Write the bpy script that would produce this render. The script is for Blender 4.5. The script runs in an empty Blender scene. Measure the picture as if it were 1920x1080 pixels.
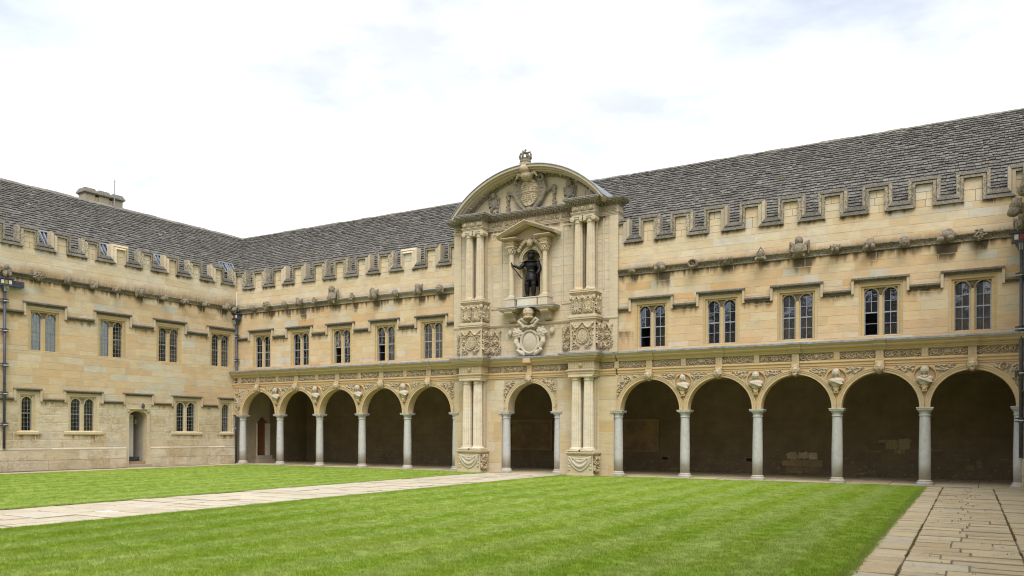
import bpy, math, random
import numpy as np
from mathutils import Vector, Matrix, noise as mnoise
PI = math.pi
random.seed(7); rng = np.random.default_rng(7)
S = bpy.context.scene
COL = S.collection

# ------------------------------------------------------------------ camera
cd = bpy.data.cameras.new('camera'); cam = bpy.data.objects.new('camera', cd); COL.objects.link(cam)
cd.sensor_fit = 'HORIZONTAL'; cd.sensor_width = 36.0; cd.lens = 1503.588/1920*36
cd.shift_y = (813.13-540)/1920; cd.clip_end = 2000
cam.matrix_world = Matrix.Translation((34.605, -30.363, 1.70)) @ Matrix.Rotation(.519375, 4, 'Z') @ Matrix.Rotation(PI/2, 4, 'X') @ Matrix.Rotation(.00422, 4, 'Z')
S.camera = cam

# ------------------------------------------------------------------ world: bright broken overcast
SUN_AZ, SUN_EL = math.radians(149), math.radians(56)      # compass direction the light comes from (0 = +Y, clockwise)
W = bpy.data.worlds.new('World'); S.world = W; W.use_nodes = True
nt = W.node_tree; N = nt.nodes; Lk = nt.links; N.clear()
def nd(t, **k):
    n = N.new(t)
    for a, b in k.items(): setattr(n, a, b)
    return n
sky = nd('ShaderNodeTexSky', sky_type='NISHITA', sun_disc=False, sun_elevation=SUN_EL, sun_rotation=SUN_AZ, air_density=1.0, dust_density=2.0)
tc = nd('ShaderNodeTexCoord'); mp = nd('ShaderNodeMapping'); mp.inputs['Scale'].default_value = (1.2, 1.2, 3.2)
n1 = nd('ShaderNodeTexNoise'); n1.inputs['Scale'].default_value = 1.5; n1.inputs['Detail'].default_value = 5; n1.inputs['Roughness'].default_value = .55
r1 = nd('ShaderNodeValToRGB'); r1.color_ramp.elements[0].position = .38; r1.color_ramp.elements[0].color = (.55, .55, .55, 1); r1.color_ramp.elements[1].position = .60; r1.color_ramp.elements[1].color = (1, 1, 1, 1)
mx = nd('ShaderNodeMixRGB'); mx.inputs[2].default_value = (6.35, 6.42, 6.55, 1)
n2 = nd('ShaderNodeTexNoise'); n2.inputs['Scale'].default_value = 2.6; n2.inputs['Detail'].default_value = 6; n2.inputs['Roughness'].default_value = .6
r2 = nd('ShaderNodeValToRGB'); r2.color_ramp.elements[0].position = .36; r2.color_ramp.elements[0].color = (4.45, 4.6, 4.8, 1); r2.color_ramp.elements[1].position = .60; r2.color_ramp.elements[1].color = (6.9, 6.95, 7.0, 1)
Lk.new(mp.outputs[0], n2.inputs['Vector']); Lk.new(n2.outputs[0], r2.inputs[0]); Lk.new(r2.outputs[0], mx.inputs[2])
bg = nd('ShaderNodeBackground'); bg.inputs[1].default_value = .1
ow = nd('ShaderNodeOutputWorld')
Lk.new(tc.outputs['Generated'], mp.inputs[0]); Lk.new(mp.outputs[0], n1.inputs['Vector']); Lk.new(n1.outputs[0], r1.inputs[0])
Lk.new(r1.outputs[0], mx.inputs[0]); Lk.new(sky.outputs[0], mx.inputs[1]); Lk.new(mx.outputs[0], bg.inputs[0]); Lk.new(bg.outputs[0], ow.inputs[0])

# ------------------------------------------------------------------ sun behind thin cloud
sd = bpy.data.lights.new('sun', 'SUN'); sd.energy = 1.5; sd.angle = math.radians(45); sd.color = (1, .95, .87)
sun = bpy.data.objects.new('sun', sd); COL.objects.link(sun)
dirv = Vector((math.sin(SUN_AZ)*math.cos(SUN_EL), math.cos(SUN_AZ)*math.cos(SUN_EL), math.sin(SUN_EL)))
sun.rotation_euler = dirv.to_track_quat('Z', 'Y').to_euler()
S.render.engine = 'CYCLES'; S.cycles.filter_width = 1.15
S.view_settings.view_transform = 'Standard'; S.view_settings.look = 'None'; S.view_settings.exposure = 1.18; S.view_settings.gamma = 1
S.view_settings.use_curve_mapping = False

# ------------------------------------------------------------------ materials
def material(name):
    m = bpy.data.materials.new(name); m.use_nodes = True
    t = m.node_tree; t.nodes.clear()
    o = t.nodes.new('ShaderNodeOutputMaterial'); b = t.nodes.new('ShaderNodeBsdfPrincipled'); t.links.new(b.outputs[0], o.inputs[0])
    return m, t, b
class G:                                                       # tiny node-graph helper
    def __init__(s, t): s.t = t
    def n(s, typ, ins=None, **k):
        x = s.t.nodes.new(typ)
        for a, b in k.items(): setattr(x, a, b)
        for a, b in (ins or {}).items():
            if hasattr(b, 'is_output'): s.t.links.new(b, x.inputs[a])
            else: x.inputs[a].default_value = b
        return x
    def noise(s, vec, scale, detail=4, rough=.55, out='Fac'):
        return s.n('ShaderNodeTexNoise', {'Vector': vec, 'Scale': scale, 'Detail': detail, 'Roughness': rough}).outputs[out]
    def ramp(s, fac, stops):
        r = s.n('ShaderNodeValToRGB', {'Fac': fac}); e = r.color_ramp.elements
        while len(e) < len(stops): e.new(.5)
        for i, (p, c) in enumerate(stops):
            e[i].position = p; e[i].color = (c, c, c, 1) if isinstance(c, (int, float)) else (*c, 1)
        return r.outputs[0]
    def mix(s, fac, a, b, bt='MIX'):
        x = s.t.nodes.new('ShaderNodeMixRGB'); x.blend_type = bt
        for i, v in ((0, fac), (1, a), (2, b)):
            if hasattr(v, 'is_output'): s.t.links.new(v, x.inputs[i])
            elif i == 0: x.inputs[0].default_value = v
            else: x.inputs[i].default_value = (*v, 1) if len(v) == 3 else v
        return x.outputs[0]
    def math(s, op, a, b=0.0):
        x = s.t.nodes.new('ShaderNodeMath'); x.operation = op
        for i, v in ((0, a), (1, b)):
            if hasattr(v, 'is_output'): s.t.links.new(v, x.inputs[i])
            else: x.inputs[i].default_value = v
        return x.outputs[0]
    def pos(s): return s.n('ShaderNodeNewGeometry').outputs['Position']
    def scaled(s, vec, sc): return s.n('ShaderNodeMapping', {'Vector': vec, 'Scale': sc}).outputs[0]
    def attr(s, name, out='Color'): return s.n('ShaderNodeAttribute', attribute_name=name).outputs[out]
    def bump(s, h, strength, dist): return s.n('ShaderNodeBump', {'Height': h, 'Strength': strength, 'Distance': dist}).outputs[0]

def mat_stone(name, rough=.9, grain=.10, bump=.22, lichen=0.0, erode=0.0, const=None, speck=(.42, .41, .36)):
    """limestone: colour from the piece's own tint, plus grain, blotches, soot and lichen"""
    m, t, b = material(name); g = G(t); p = g.pos()
    col = g.attr('tint') if const is None else g.n('ShaderNodeRGB').outputs[0]
    if const is not None: col.node.outputs[0].default_value = (*const, 1)
    col = g.mix(1, col, (1.01, .985, .965), 'MULTIPLY')
    bed = g.noise(g.scaled(p, (1.6, 1.6, 9)), 1.3, 5, .6)                # faint bedding lines
    col = g.mix(1, col, g.ramp(bed, [(.3, 1-grain), (.7, 1+grain*.55)]), 'MULTIPLY')
    bl = g.noise(p, 2.3, 6, .65)
    col = g.mix(g.ramp(bl, [(.48, 0), (.72, .45)]), col, (.36, .33, .27) if not lichen else (.3, .29, .27))
    if not lichen: col = g.mix(g.ramp(g.noise(p, .9, 5, .65), [(.5, 0), (.68, .4)]), col, (.56, .40, .2))              # iron-rich patches
    fine = g.noise(p, 55, 3, .6)
    col = g.mix(.5, col, g.ramp(fine, [(.25, .72), (.75, 1.22)]), 'MULTIPLY')
    if lichen:
        l1 = g.noise(p, 16, 6, .7); l2 = g.noise(p, 34, 4, .7)
        col = g.mix(g.ramp(l1, [(.46, 0), (.6, lichen)]), col, (.075, .07, .058))
        col = g.mix(g.ramp(l2, [(.56, 0), (.66, lichen*.75)]), col, speck)
    if const is None:
        st = g.attr('stain', 'Fac'); sn = g.noise(g.scaled(p, (7, 7, 1.6)), 2.2, 5, .65)
        sv = g.math('MULTIPLY', st, g.math('ADD', sn, .45))
        col = g.mix(g.ramp(sv, [(.12, 0), (.34, .6)]), col, (.36, .235, .11))
        col = g.mix(g.ramp(sv, [(.28, 0), (.66, .9)]), col, (.07, .058, .045))
    t.links.new(col, b.inputs['Base Color']); b.inputs['Roughness'].default_value = rough
    b.inputs['Specular IOR Level'].default_value = .25
    h = g.math('ADD', g.noise(p, 38, 5, .65), g.math('MULTIPLY', g.noise(p, 6, 4, .6), .8))
    if erode:
        v = g.n('ShaderNodeTexVoronoi', {'Vector': g.mix(.45, p, g.noise(p, 3.5, 5, .7, 'Color')), 'Scale': 7.5}, feature='DISTANCE_TO_EDGE').outputs['Distance']
        er = g.ramp(g.noise(p, .9, 4, .6), [(.45, 0), (.6, 1)])
        cr = g.math('MULTIPLY', g.ramp(v, [(0, 1), (.07, 0)]), er)
        h = g.math('SUBTRACT', h, g.math('MULTIPLY', cr, erode*2))
        h = g.math('ADD', h, g.math('MULTIPLY', g.noise(p, 14, 6, .75), g.math('MULTIPLY', er, erode*2)))
        t.links.new(g.mix(g.math('MULTIPLY', cr, .35), col, (.3, .23, .14)), b.inputs['Base Color'])
    t.links.new(g.bump(h, bump, .03), b.inputs['Normal'])
    return m
def mat_plain(name, c, rough=.6, metal=0.0, var=.2, scale=12, bump=.1, spec=.4, c2=None):
    m, t, b = material(name); g = G(t); p = g.pos(); n = g.noise(p, scale, 5, .6)
    c2 = c2 or tuple(max(0, x*(1-var)) for x in c); c1 = tuple(min(1, x*(1+var)) for x in c)
    t.links.new(g.ramp(n, [(.3, c2), (.7, c1)]), b.inputs['Base Color'])
    b.inputs['Roughness'].default_value = rough; b.inputs['Metallic'].default_value = metal; b.inputs['Specular IOR Level'].default_value = spec
    if bump: t.links.new(g.bump(g.noise(p, scale*3, 4, .6), bump, .01), b.inputs['Normal'])
    return m
M = {}
M['stone'] = mat_stone('limestone')
M['rough'] = mat_stone('eroded_limestone', erode=1.0, bump=.55, grain=.12)
M['coping'] = mat_stone('weathered_coping', lichen=.85, bump=.5)
M['slate'] = mat_stone('stone_slate', lichen=.55, bump=.6, grain=.3, speck=(.3, .29, .26))
M['carved'] = mat_stone('carved_limestone', const=(.52, .43, .29), lichen=.5, bump=.3)
M['grot'] = mat_stone('sooty_carving', const=(.235, .20, .145), lichen=.5, bump=.4)
M['bust'] = mat_stone('pale_bust_stone', const=(.52, .47, .38), lichen=.12, bump=.2)
M['marble'] = mat_plain('grey_marble', (.47, .472, .475), .45, var=.10, scale=25, bump=.05)
def mat_marble():
    m, t, b = material('grey_marble'); g = G(t); p = g.pos()
    c = g.ramp(g.noise(p, 7, 7, .7), [(.3, (.37, .375, .385)), (.5, (.46, .462, .465)), (.72, (.53, .525, .51))])
    c = g.mix(g.ramp(g.noise(p, 30, 5, .75), [(.56, 0), (.7, .35)]), c, (.26, .26, .27))
    z = g.n('ShaderNodeSeparateXYZ', {'Vector': p}).outputs['Z']
    f = g.math('MULTIPLY', g.n('ShaderNodeMapRange', {'Value': z, 'From Min': .75, 'From Max': .1}).outputs[0], g.ramp(g.noise(p, 4, 5, .7), [(.35, .25), (.65, 1)]))
    c = g.mix(g.math('MULTIPLY', f, .7), c, (.42, .345, .23))
    c = g.mix(g.ramp(g.noise(g.scaled(p, (6, 6, .9)), 1.6, 5, .7), [(.52, 0), (.72, .4)]), c, (.3, .29, .27))
    t.links.new(c, b.inputs['Base Color']); b.inputs['Roughness'].default_value = .55; b.inputs['Specular IOR Level'].default_value = .3
    t.links.new(g.bump(g.noise(p, 40, 5, .7), .15, .01), b.inputs['Normal']); return m
M['marble'] = mat_marble()
M['lead'] = mat_plain('lead_sheet', (.24, .26, .295), .6, .15, .35, 6, .2)
M['iron'] = mat_plain('painted_iron', (.06, .065, .085), .45, 0, .35, 9, .2)
M['white'] = mat_plain('white_paint', (.62, .61, .57), .6, var=.15)
M['gold'] = mat_plain('gilding', (.45, .27, .05), .4, .4)
M['redp'] = mat_plain('red_paint', (.28, .05, .035), .5)
M['bronze'] = mat_plain('dark_bronze', (.018, .017, .018), .42, .55, .5, 14, .15)
M['frame'] = mat_plain('window_paint', (.30, .32, .375), .5, var=.12, bump=0)
M['came'] = mat_plain('lead_came', (.3, .31, .32), .5, .2, bump=0)
M['dark'] = mat_plain('room_interior', (.03, .026, .024), .9, bump=0)
M['curtain'] = mat_plain('curtain_cloth', (.15, .125, .115), .9, var=.35, scale=3)
M['blind'] = mat_plain('white_blind', (.78, .80, .83), .9, var=.1, scale=5)
M['wood'] = mat_plain('brown_door_wood', (.16, .065, .025), .55, var=.35, scale=9)
M['plaster'] = mat_plain('pale_plaster', (.42, .39, .33), .9, var=.12, scale=3)
def mat_glass():
    m, t, b = material('window_glass')
    t.nodes.remove(b); o = [x for x in t.nodes if x.type == 'OUTPUT_MATERIAL'][0]; g = G(t)
    gl = g.n('ShaderNodeBsdfGlossy', {'Color': (.9, .93, 1, 1), 'Roughness': .03}); tr = g.n('ShaderNodeBsdfTransparent', {'Color': (.96, .97, .98, 1)})
    fr = g.n('ShaderNodeFresnel', {'IOR': 1.5}); f2 = g.math('ADD', g.math('MULTIPLY', fr.outputs[0], 1.0), .02)
    nb = g.bump(g.noise(g.pos(), 3.5, 3, .5), .25, .02)
    t.links.new(nb, gl.inputs['Normal'])
    x = g.n('ShaderNodeMixShader'); t.links.new(f2, x.inputs[0]); t.links.new(tr.outputs[0], x.inputs[1]); t.links.new(gl.outputs[0], x.inputs[2])
    t.links.new(x.outputs[0], o.inputs[0]); return m
M['glass'] = mat_glass()
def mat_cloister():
    m, t, b = material('dirty_and_shaded_plaster'); g = G(t); p = g.pos()  # dirty back wall plaster; its dark tone also paints shade on the end wall
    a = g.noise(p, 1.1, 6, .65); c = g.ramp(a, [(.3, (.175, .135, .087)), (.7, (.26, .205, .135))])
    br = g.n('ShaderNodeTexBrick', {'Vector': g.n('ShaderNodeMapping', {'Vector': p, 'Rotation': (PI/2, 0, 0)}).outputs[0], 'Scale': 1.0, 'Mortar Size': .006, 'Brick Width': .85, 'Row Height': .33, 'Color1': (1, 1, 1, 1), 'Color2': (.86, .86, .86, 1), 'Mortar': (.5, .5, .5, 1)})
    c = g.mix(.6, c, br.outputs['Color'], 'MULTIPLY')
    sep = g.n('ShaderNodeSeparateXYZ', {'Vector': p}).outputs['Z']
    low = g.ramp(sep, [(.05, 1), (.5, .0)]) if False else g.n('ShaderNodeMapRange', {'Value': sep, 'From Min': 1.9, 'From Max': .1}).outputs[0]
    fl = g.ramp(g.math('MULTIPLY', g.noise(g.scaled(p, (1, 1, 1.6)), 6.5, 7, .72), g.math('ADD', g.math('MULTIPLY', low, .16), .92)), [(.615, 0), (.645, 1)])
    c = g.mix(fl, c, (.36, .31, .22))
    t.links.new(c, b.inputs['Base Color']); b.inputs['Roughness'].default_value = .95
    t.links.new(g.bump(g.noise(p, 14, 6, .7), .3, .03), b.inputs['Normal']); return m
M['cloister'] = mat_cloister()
def mat_grass(name, blade):
    m, t, b = material(name); g = G(t); p = g.pos()
    a = g.noise(p, .55, 5, .6); f = g.noise(p, 7 if not blade else 3.5, 4, .65); big = g.noise(p, .17, 3, .5)
    c = g.ramp(a, [(.3, (.175, .275, .018)), (.5, (.21, .305, .028)), (.72, (.265, .33, .065))])
    c = g.mix(g.ramp(big, [(.4, 0), (.66, .5)]), c, (.145, .25, .010))
    sx = g.n('ShaderNodeSeparateXYZ', {'Vector': p}).outputs['X']                 # mowing stripes run away from the arcade
    wob = g.math('MULTIPLY', g.noise(p, .3, 2, .5), .5)
    st = g.math('SINE', g.math('MULTIPLY', g.math('ADD', sx, wob), PI/.62))
    c = g.mix(g.n('ShaderNodeMapRange', {'Value': st, 'From Min': -.5, 'From Max': .5, 'To Min': 0, 'To Max': .42}).outputs[0], c, (.30, .37, .12))
    c = g.mix(.6, c, g.ramp(f, [(.28, .88), (.72, 1.2)]), 'MULTIPLY')
    if blade:
        rn = g.n('ShaderNodeObjectInfo').outputs['Random']
        c = g.mix(.8, c, g.ramp(rn, [(0, .95), (1, 1.18)]), 'MULTIPLY')
    t.links.new(c, b.inputs['Base Color']); b.inputs['Roughness'].default_value = .7; b.inputs['Specular IOR Level'].default_value = .2
    if not blade: t.links.new(g.bump(g.noise(p, 45, 5, .7), .8, .04), b.inputs['Normal'])
    return m
M['lawn'] = mat_grass('mown_lawn', False); M['blade'] = mat_grass('grass_blades', True)

# ------------------------------------------------------------------ mesh builder
STONE = (.47, .40, .28)
PAL = [((.575, .435, .265), 6), ((.59, .457, .29), 6), ((.59, .485, .32), 4), ((.56, .41, .24), 3), ((.57, .385, .20), 1.2), ((.53, .50, .42), 1.1), ((.58, .50, .365), 2)]
PALE = [((.57, .50, .375), 6), ((.59, .52, .395), 5), ((.56, .50, .39), 3), ((.57, .47, .32), 2), ((.53, .475, .37), 1.2)]
LEFTP = [((.58, .45, .29), 6), ((.59, .485, .325), 5), ((.57, .42, .255), 3), ((.53, .505, .42), 1.4), ((.58, .51, .38), 3)]
UPP = [((.60, .505, .35), 6), ((.61, .52, .365), 5), ((.58, .465, .295), 3), ((.55, .52, .435), 1.3), ((.60, .535, .40), 3)]
LOWP = [((.60, .53, .395), 5), ((.62, .56, .43), 4), ((.57, .49, .345), 4), ((.55, .51, .42), 1)]
FLAG = [((.50, .425, .28), 5), ((.53, .455, .305), 4), ((.465, .395, .26), 3), ((.45, .365, .23), 1.3), ((.475, .435, .33), 1)]
def pick(pal, r=random):
    tot = sum(w for _, w in pal); x = r.random()*tot
    for c, w in pal:
        x -= w
        if x <= 0: break
    k = 1+(r.random()-.5)*.09
    return tuple(v*k for v in c)
class MB:
    def __init__(s): s.v = []; s.f = []; s.t = []; s.st = {}; s.c = STONE
    def face(s, idx, c=None): s.f.append(idx); s.t.append(c or s.c)
    def add(s, vs, fs, c=None):
        o = len(s.v); s.v.extend(vs)
        for f in fs: s.face([o+i for i in f], c)
        return s
    def box(s, x0, x1, y0, y1, z0, z1, c=None, tx=0, ty=0):            # tx, ty: how far the top is drawn in
        return s.add([(x0, y0, z0), (x1, y0, z0), (x1, y1, z0), (x0, y1, z0), (x0+tx, y0+ty, z1), (x1-tx, y0+ty, z1), (x1-tx, y1-ty, z1), (x0+tx, y1-ty, z1)],
              [(3, 2, 1, 0), (4, 5, 6, 7), (0, 1, 5, 4), (1, 2, 6, 5), (2, 3, 7, 6), (3, 0, 4, 7)], c)
    def prism(s, poly, y0, y1, c=None):                                # polygon in x,z drawn through y
        n = len(poly); vs = [(x, y0, z) for x, z in poly]+[(x, y1, z) for x, z in poly]
        return s.add(vs, [tuple(range(n)), tuple(reversed(range(n, 2*n)))]+[(i, n+i, n+(i+1) % n, (i+1) % n) for i in range(n)], c)
    def prof(s, poly, x0, x1, c=None, m0=0, m1=0):                     # y,z profile drawn along x; m0,m1: mitre factor by outward reach
        n = len(poly); vs = [(x0+m0*y, y, z) for y, z in poly]+[(x1+m1*y, y, z) for y, z in poly]
        return s.add(vs, [tuple(range(n)), tuple(reversed(range(n, 2*n)))]+[(i, n+i, n+(i+1) % n, (i+1) % n) for i in range(n)], c)
    def profy(s, poly, y0, y1, c=None):                                # x,z profile drawn along y
        return s.prism(poly, y0, y1, c)
    def lathe(s, prof, cx, cy, seg=20, c=None, flute=0, a0=0, a1=2*PI):
        full = abs(a1-a0-2*PI) < 1e-6; m = seg if full else seg+1; o = len(s.v)
        for r, z in prof:
            for k in range(m):
                a = a0+(a1-a0)*k/seg; rr = r*(1-(flute if k % 2 else 0)); s.v.append((cx+rr*math.cos(a), cy+rr*math.sin(a), z))
        for i in range(len(prof)-1):
            for k in range(seg):
                k2 = (k+1) % m; s.face([o+i*m+k, o+i*m+k2, o+(i+1)*m+k2, o+(i+1)*m+k], c)
        if full:
            s.face([o+k for k in reversed(range(m))], c); s.face([o+(len(prof)-1)*m+k for k in range(m)], c)
        return s
    def ell(s, c, r, seg=12, rings=8, rot=None, col=None, fn=None):
        o = len(s.v); R = Matrix.Rotation(rot, 3, 'Y') if isinstance(rot, (int, float)) else rot
        for i in range(rings+1):
            th = PI*i/rings
            for k in range(seg):
                ph = 2*PI*k/seg; d = Vector((math.sin(th)*math.cos(ph), math.sin(th)*math.sin(ph), math.cos(th)))
                q = 1 if fn is None else fn(d)
                p = Vector((d.x*r[0]*q, d.y*r[1]*q, d.z*r[2]*q))
                if R is not None: p = R @ p
                s.v.append((c[0]+p.x, c[1]+p.y, c[2]+p.z))
        for i in range(rings):
            for k in range(seg): s.face([o+i*seg+k, o+(i+1)*seg+k, o+(i+1)*seg+(k+1) % seg, o+i*seg+(k+1) % seg], col)
        return s
    def tube(s, pts, rad, seg=8, c=None, flat=None):
        pts = [Vector(p) for p in pts]; n = len(pts); o = len(s.v); up = Vector((0, 0, 1)); pn = None
        rad = rad if isinstance(rad, (list, tuple)) else [rad]*n
        for i, p in enumerate(pts):
            t = (pts[min(i+1, n-1)]-pts[max(i-1, 0)]).normalized()
            if pn is None: pn = t.cross(up if abs(t.z) < .9 else Vector((1, 0, 0))).normalized()
            u = (pn-t*pn.dot(t)).normalized(); w = t.cross(u); pn = u
            for k in range(seg):
                a = 2*PI*k/seg; q = p+(u*math.cos(a)+w*math.sin(a))*rad[i]
                if flat: q = Vector((q.x, p.y+(q.y-p.y)*flat, q.z))
                s.v.append(tuple(q))
        for i in range(n-1):
            for k in range(seg): s.face([o+i*seg+k, o+i*seg+(k+1) % seg, o+(i+1)*seg+(k+1) % seg, o+(i+1)*seg+k], c)
        s.face([o+k for k in reversed(range(seg))], c); s.face([o+(n-1)*seg+k for k in range(seg)], c)
        return s
    def move(s, x=0, y=0, z=0, i0=0):
        s.v[i0:] = [(a+x, b+y, c+z) for a, b, c in s.v[i0:]]; return s
    def mesh(s, name, mat, smooth=False):
        me = bpy.data.meshes.new(name); me.from_pydata(s.v, [], s.f); me.materials.append(M[mat] if isinstance(mat, str) else mat)
        at = me.attributes.new('tint', 'FLOAT_COLOR', 'FACE'); at.data.foreach_set('color', np.array([(*c, 1) for c in s.t], dtype=np.float32).ravel())
        if s.st:
            a2 = me.attributes.new('stain', 'FLOAT', 'POINT'); arr = np.zeros(len(s.v), dtype=np.float32)
            for k, v in s.st.items(): arr[k] = v
            a2.data.foreach_set('value', arr)
        if smooth: me.polygons.foreach_set('use_smooth', [True]*len(me.polygons))
        return me
    def build(s, name, parent, mat='stone', smooth=False, bevel=0, remesh=0):
        ob = link(name, s.mesh(name, mat, smooth), parent)
        if remesh:
            md = ob.modifiers.new('carve', 'REMESH'); md.mode = 'VOXEL'; md.voxel_size = remesh; md.use_smooth_shade = True
        if bevel:
            md = ob.modifiers.new('edge', 'BEVEL'); md.width = bevel; md.segments = 2; md.limit_method = 'ANGLE'
        return ob
def link(name, data, parent, loc=None, rz=0, scale=None):
    ob = bpy.data.objects.new(name, data); COL.objects.link(ob); ob.parent = parent
    if loc: ob.location = loc
    if rz: ob.rotation_euler = (0, 0, rz)
    if scale: ob.scale = scale
    return ob
def smooth_by_angle(ob): 
    ob.data.polygons.foreach_set('use_smooth', [True]*len(ob.data.polygons))
def thing(name, label, cat, mat=None, group=None):
    e = bpy.data.objects.new(name, None); COL.objects.link(e); e.empty_display_size = .2
    if mat is not None: e.matrix_world = mat
    e['label'] = label; e['category'] = cat
    if group: e['group'] = group
    return e
def tag(o, label, cat, group=None):
    o['label'] = label; o['category'] = cat
    if group: o['group'] = group
    return o
def part(name, parent):                                               # an Empty that holds sub-parts
    e = bpy.data.objects.new(name, None); COL.objects.link(e); e.empty_display_size = .1; e.parent = parent; return e
def lerp(a, b, t): return a+(b-a)*t
def mulc(c, k): return tuple(v*k for v in c)

# ------------------------------------------------------------------ masonry
def free_rects(x0, x1, z0, z1, holes):
    """the wall rectangle minus rectangular holes, as column strips"""
    xs = sorted({x0, x1, *[min(max(v, x0), x1) for h in holes for v in h[:2]]}); out = []
    for a, b in zip(xs, xs[1:]):
        if b-a < 1e-4: continue
        hs = sorted((max(h[2], z0), min(h[3], z1)) for h in holes if h[0] < b-1e-4 and h[1] > a+1e-4 and h[2] < z1 and h[3] > z0); z = z0
        for p, q in hs:
            if p > z+1e-4: out.append((a, b, z, p))
            z = max(z, q)
        if z < z1-1e-4: out.append((a, b, z, z1))
    return out
def courses(x0, x1, z0, z1, holes, ch, lmin, lmax, r):
    """ashlar layout: staggered blocks in courses, cut at the openings"""
    n = max(1, round((z1-z0)/ch)); zs = [z0+(z1-z0)*i/n+((r.random()-.5)*.05 if 0 < i < n else 0) for i in range(n+1)]
    out = []
    for a, b in zip(zs, zs[1:]):
        cut = sorted({a, b, *[v for h in holes for v in h[2:4] if a+.03 < v < b-.03 and h[0] < x1 and h[1] > x0]})
        for p, q in zip(cut, cut[1:]):
            iv = [(x0, x1)]
            for h in holes:
                if h[2] < q-.02 and h[3] > p+.02:
                    iv = [w for (l, m) in iv for w in ((l, min(m, h[0])), (max(l, h[1]), m)) if w[1]-w[0] > .03]
            for l, m in iv:
                x = l; first = lmin*.4+r.random()*lmax*.6
                while x < m-1e-3:
                    w = first if first else lerp(lmin, lmax, r.random()); first = 0
                    if m-x-w < lmin*.6: w = m-x
                    out.append((x, x+w, p, q)); x += w
    return out
def block_mb(x0, x1, z0, z1, col, y=0.0, depth=.03, gap=.0055, bev=.004, stain=None, step=.07, skew=0.0, r=random):
    m = MB(); m.c = col; a, b, p, q = x0+gap, x1-gap, z0+gap, z1-gap; f = y-r.random()*.003
    j = lambda: (r.random()-.5)*skew
    o = [(a, y+depth, p), (b, y+depth, p), (b, y+depth, q), (a, y+depth, q)]
    k = [(a, f+bev, p), (b, f+bev, p), (b, f+bev, q), (a, f+bev, q)]
    n = [(a+bev+j(), f, p+bev+j()), (b-bev+j(), f, p+bev+j()), (b-bev+j(), f, q-bev+j()), (a+bev+j(), f, q-bev+j())]
    m.v += o+k+n
    for i in range(4):
        e = (i+1) % 4; m.face([i, e, 4+e, 4+i]); m.face([4+i, 4+e, 8+e, 8+i])
    if stain is None: m.face([8, 9, 10, 11])
    else:
        nx = max(1, int((b-a)/step)); nz = max(1, int((q-p)/step)); s0 = len(m.v)
        for iz in range(nz+1):
            for ix in range(nx+1):
                u, w = ix/nx, iz/nz
                x = lerp(lerp(n[0][0], n[1][0], u), lerp(n[3][0], n[2][0], u), w); z = lerp(lerp(n[0][2], n[3][2], w), lerp(n[1][2], n[2][2], w), u)
                m.st[len(m.v)] = stain(x, z); m.v.append((x, f, z))
        for iz in range(nz):
            for ix in range(nx):
                i = s0+iz*(nx+1)+ix; m.face([i, i+1, i+nx+2, i+nx+1])
    return m
CAMP = Vector((34.6, -30.4, 1.7))
def masonry(parent, blocks, pal, frame, limit=300, stain=None, stain_z=None, mat='stone', name='ashlar_block', y=0.0, **kw):
    r = random.Random(len(blocks))
    blocks = sorted(blocks, key=lambda b: ((frame @ Vector(((b[0]+b[1])/2, y, (b[2]+b[3])/2)))-CAMP).length)
    rest = MB()
    for i, b in enumerate(blocks):
        col = pick(pal, r); st = stain if stain and stain_z and any(b[2] < h and b[3] > l for l, h in stain_z) else None
        m = block_mb(*b, col, y=y, stain=st, r=r, **kw)
        if i < limit: link(name, m.mesh(name, mat), parent)
        else:
            o = len(rest.v); rest.v += m.v; rest.f += [[o+k for k in f] for f in m.f]; rest.t += m.t; rest.st.update({o+k: v for k, v in m.st.items()})
    if rest.f:
        o = rest.build(name+'s', parent, mat); o['kind'] = 'stuff'
def backing(parent, name, rects, y0, y1, col=(.64, .57, .44), mat='stone'):
    m = MB(); m.c = col
    for a, b, p, q in rects: m.box(a, b, y0, y1, p, q)
    return m.build(name, parent, mat)

FAC = Matrix.Identity(4)
SK = -.06244
LEFT = Matrix.Rotation(PI/2+SK, 4, 'Z')
RX = 36.12
RIGHT = Matrix.Translation((RX, 0, 0)) @ Matrix.Rotation(-PI/2, 4, 'Z')
CX = 18.24; BAY = 2.763
LC = [.525+BAY*i for i in range(6)]; RC = [22.22+BAY*i for i in range(6)]       # column centres

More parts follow.
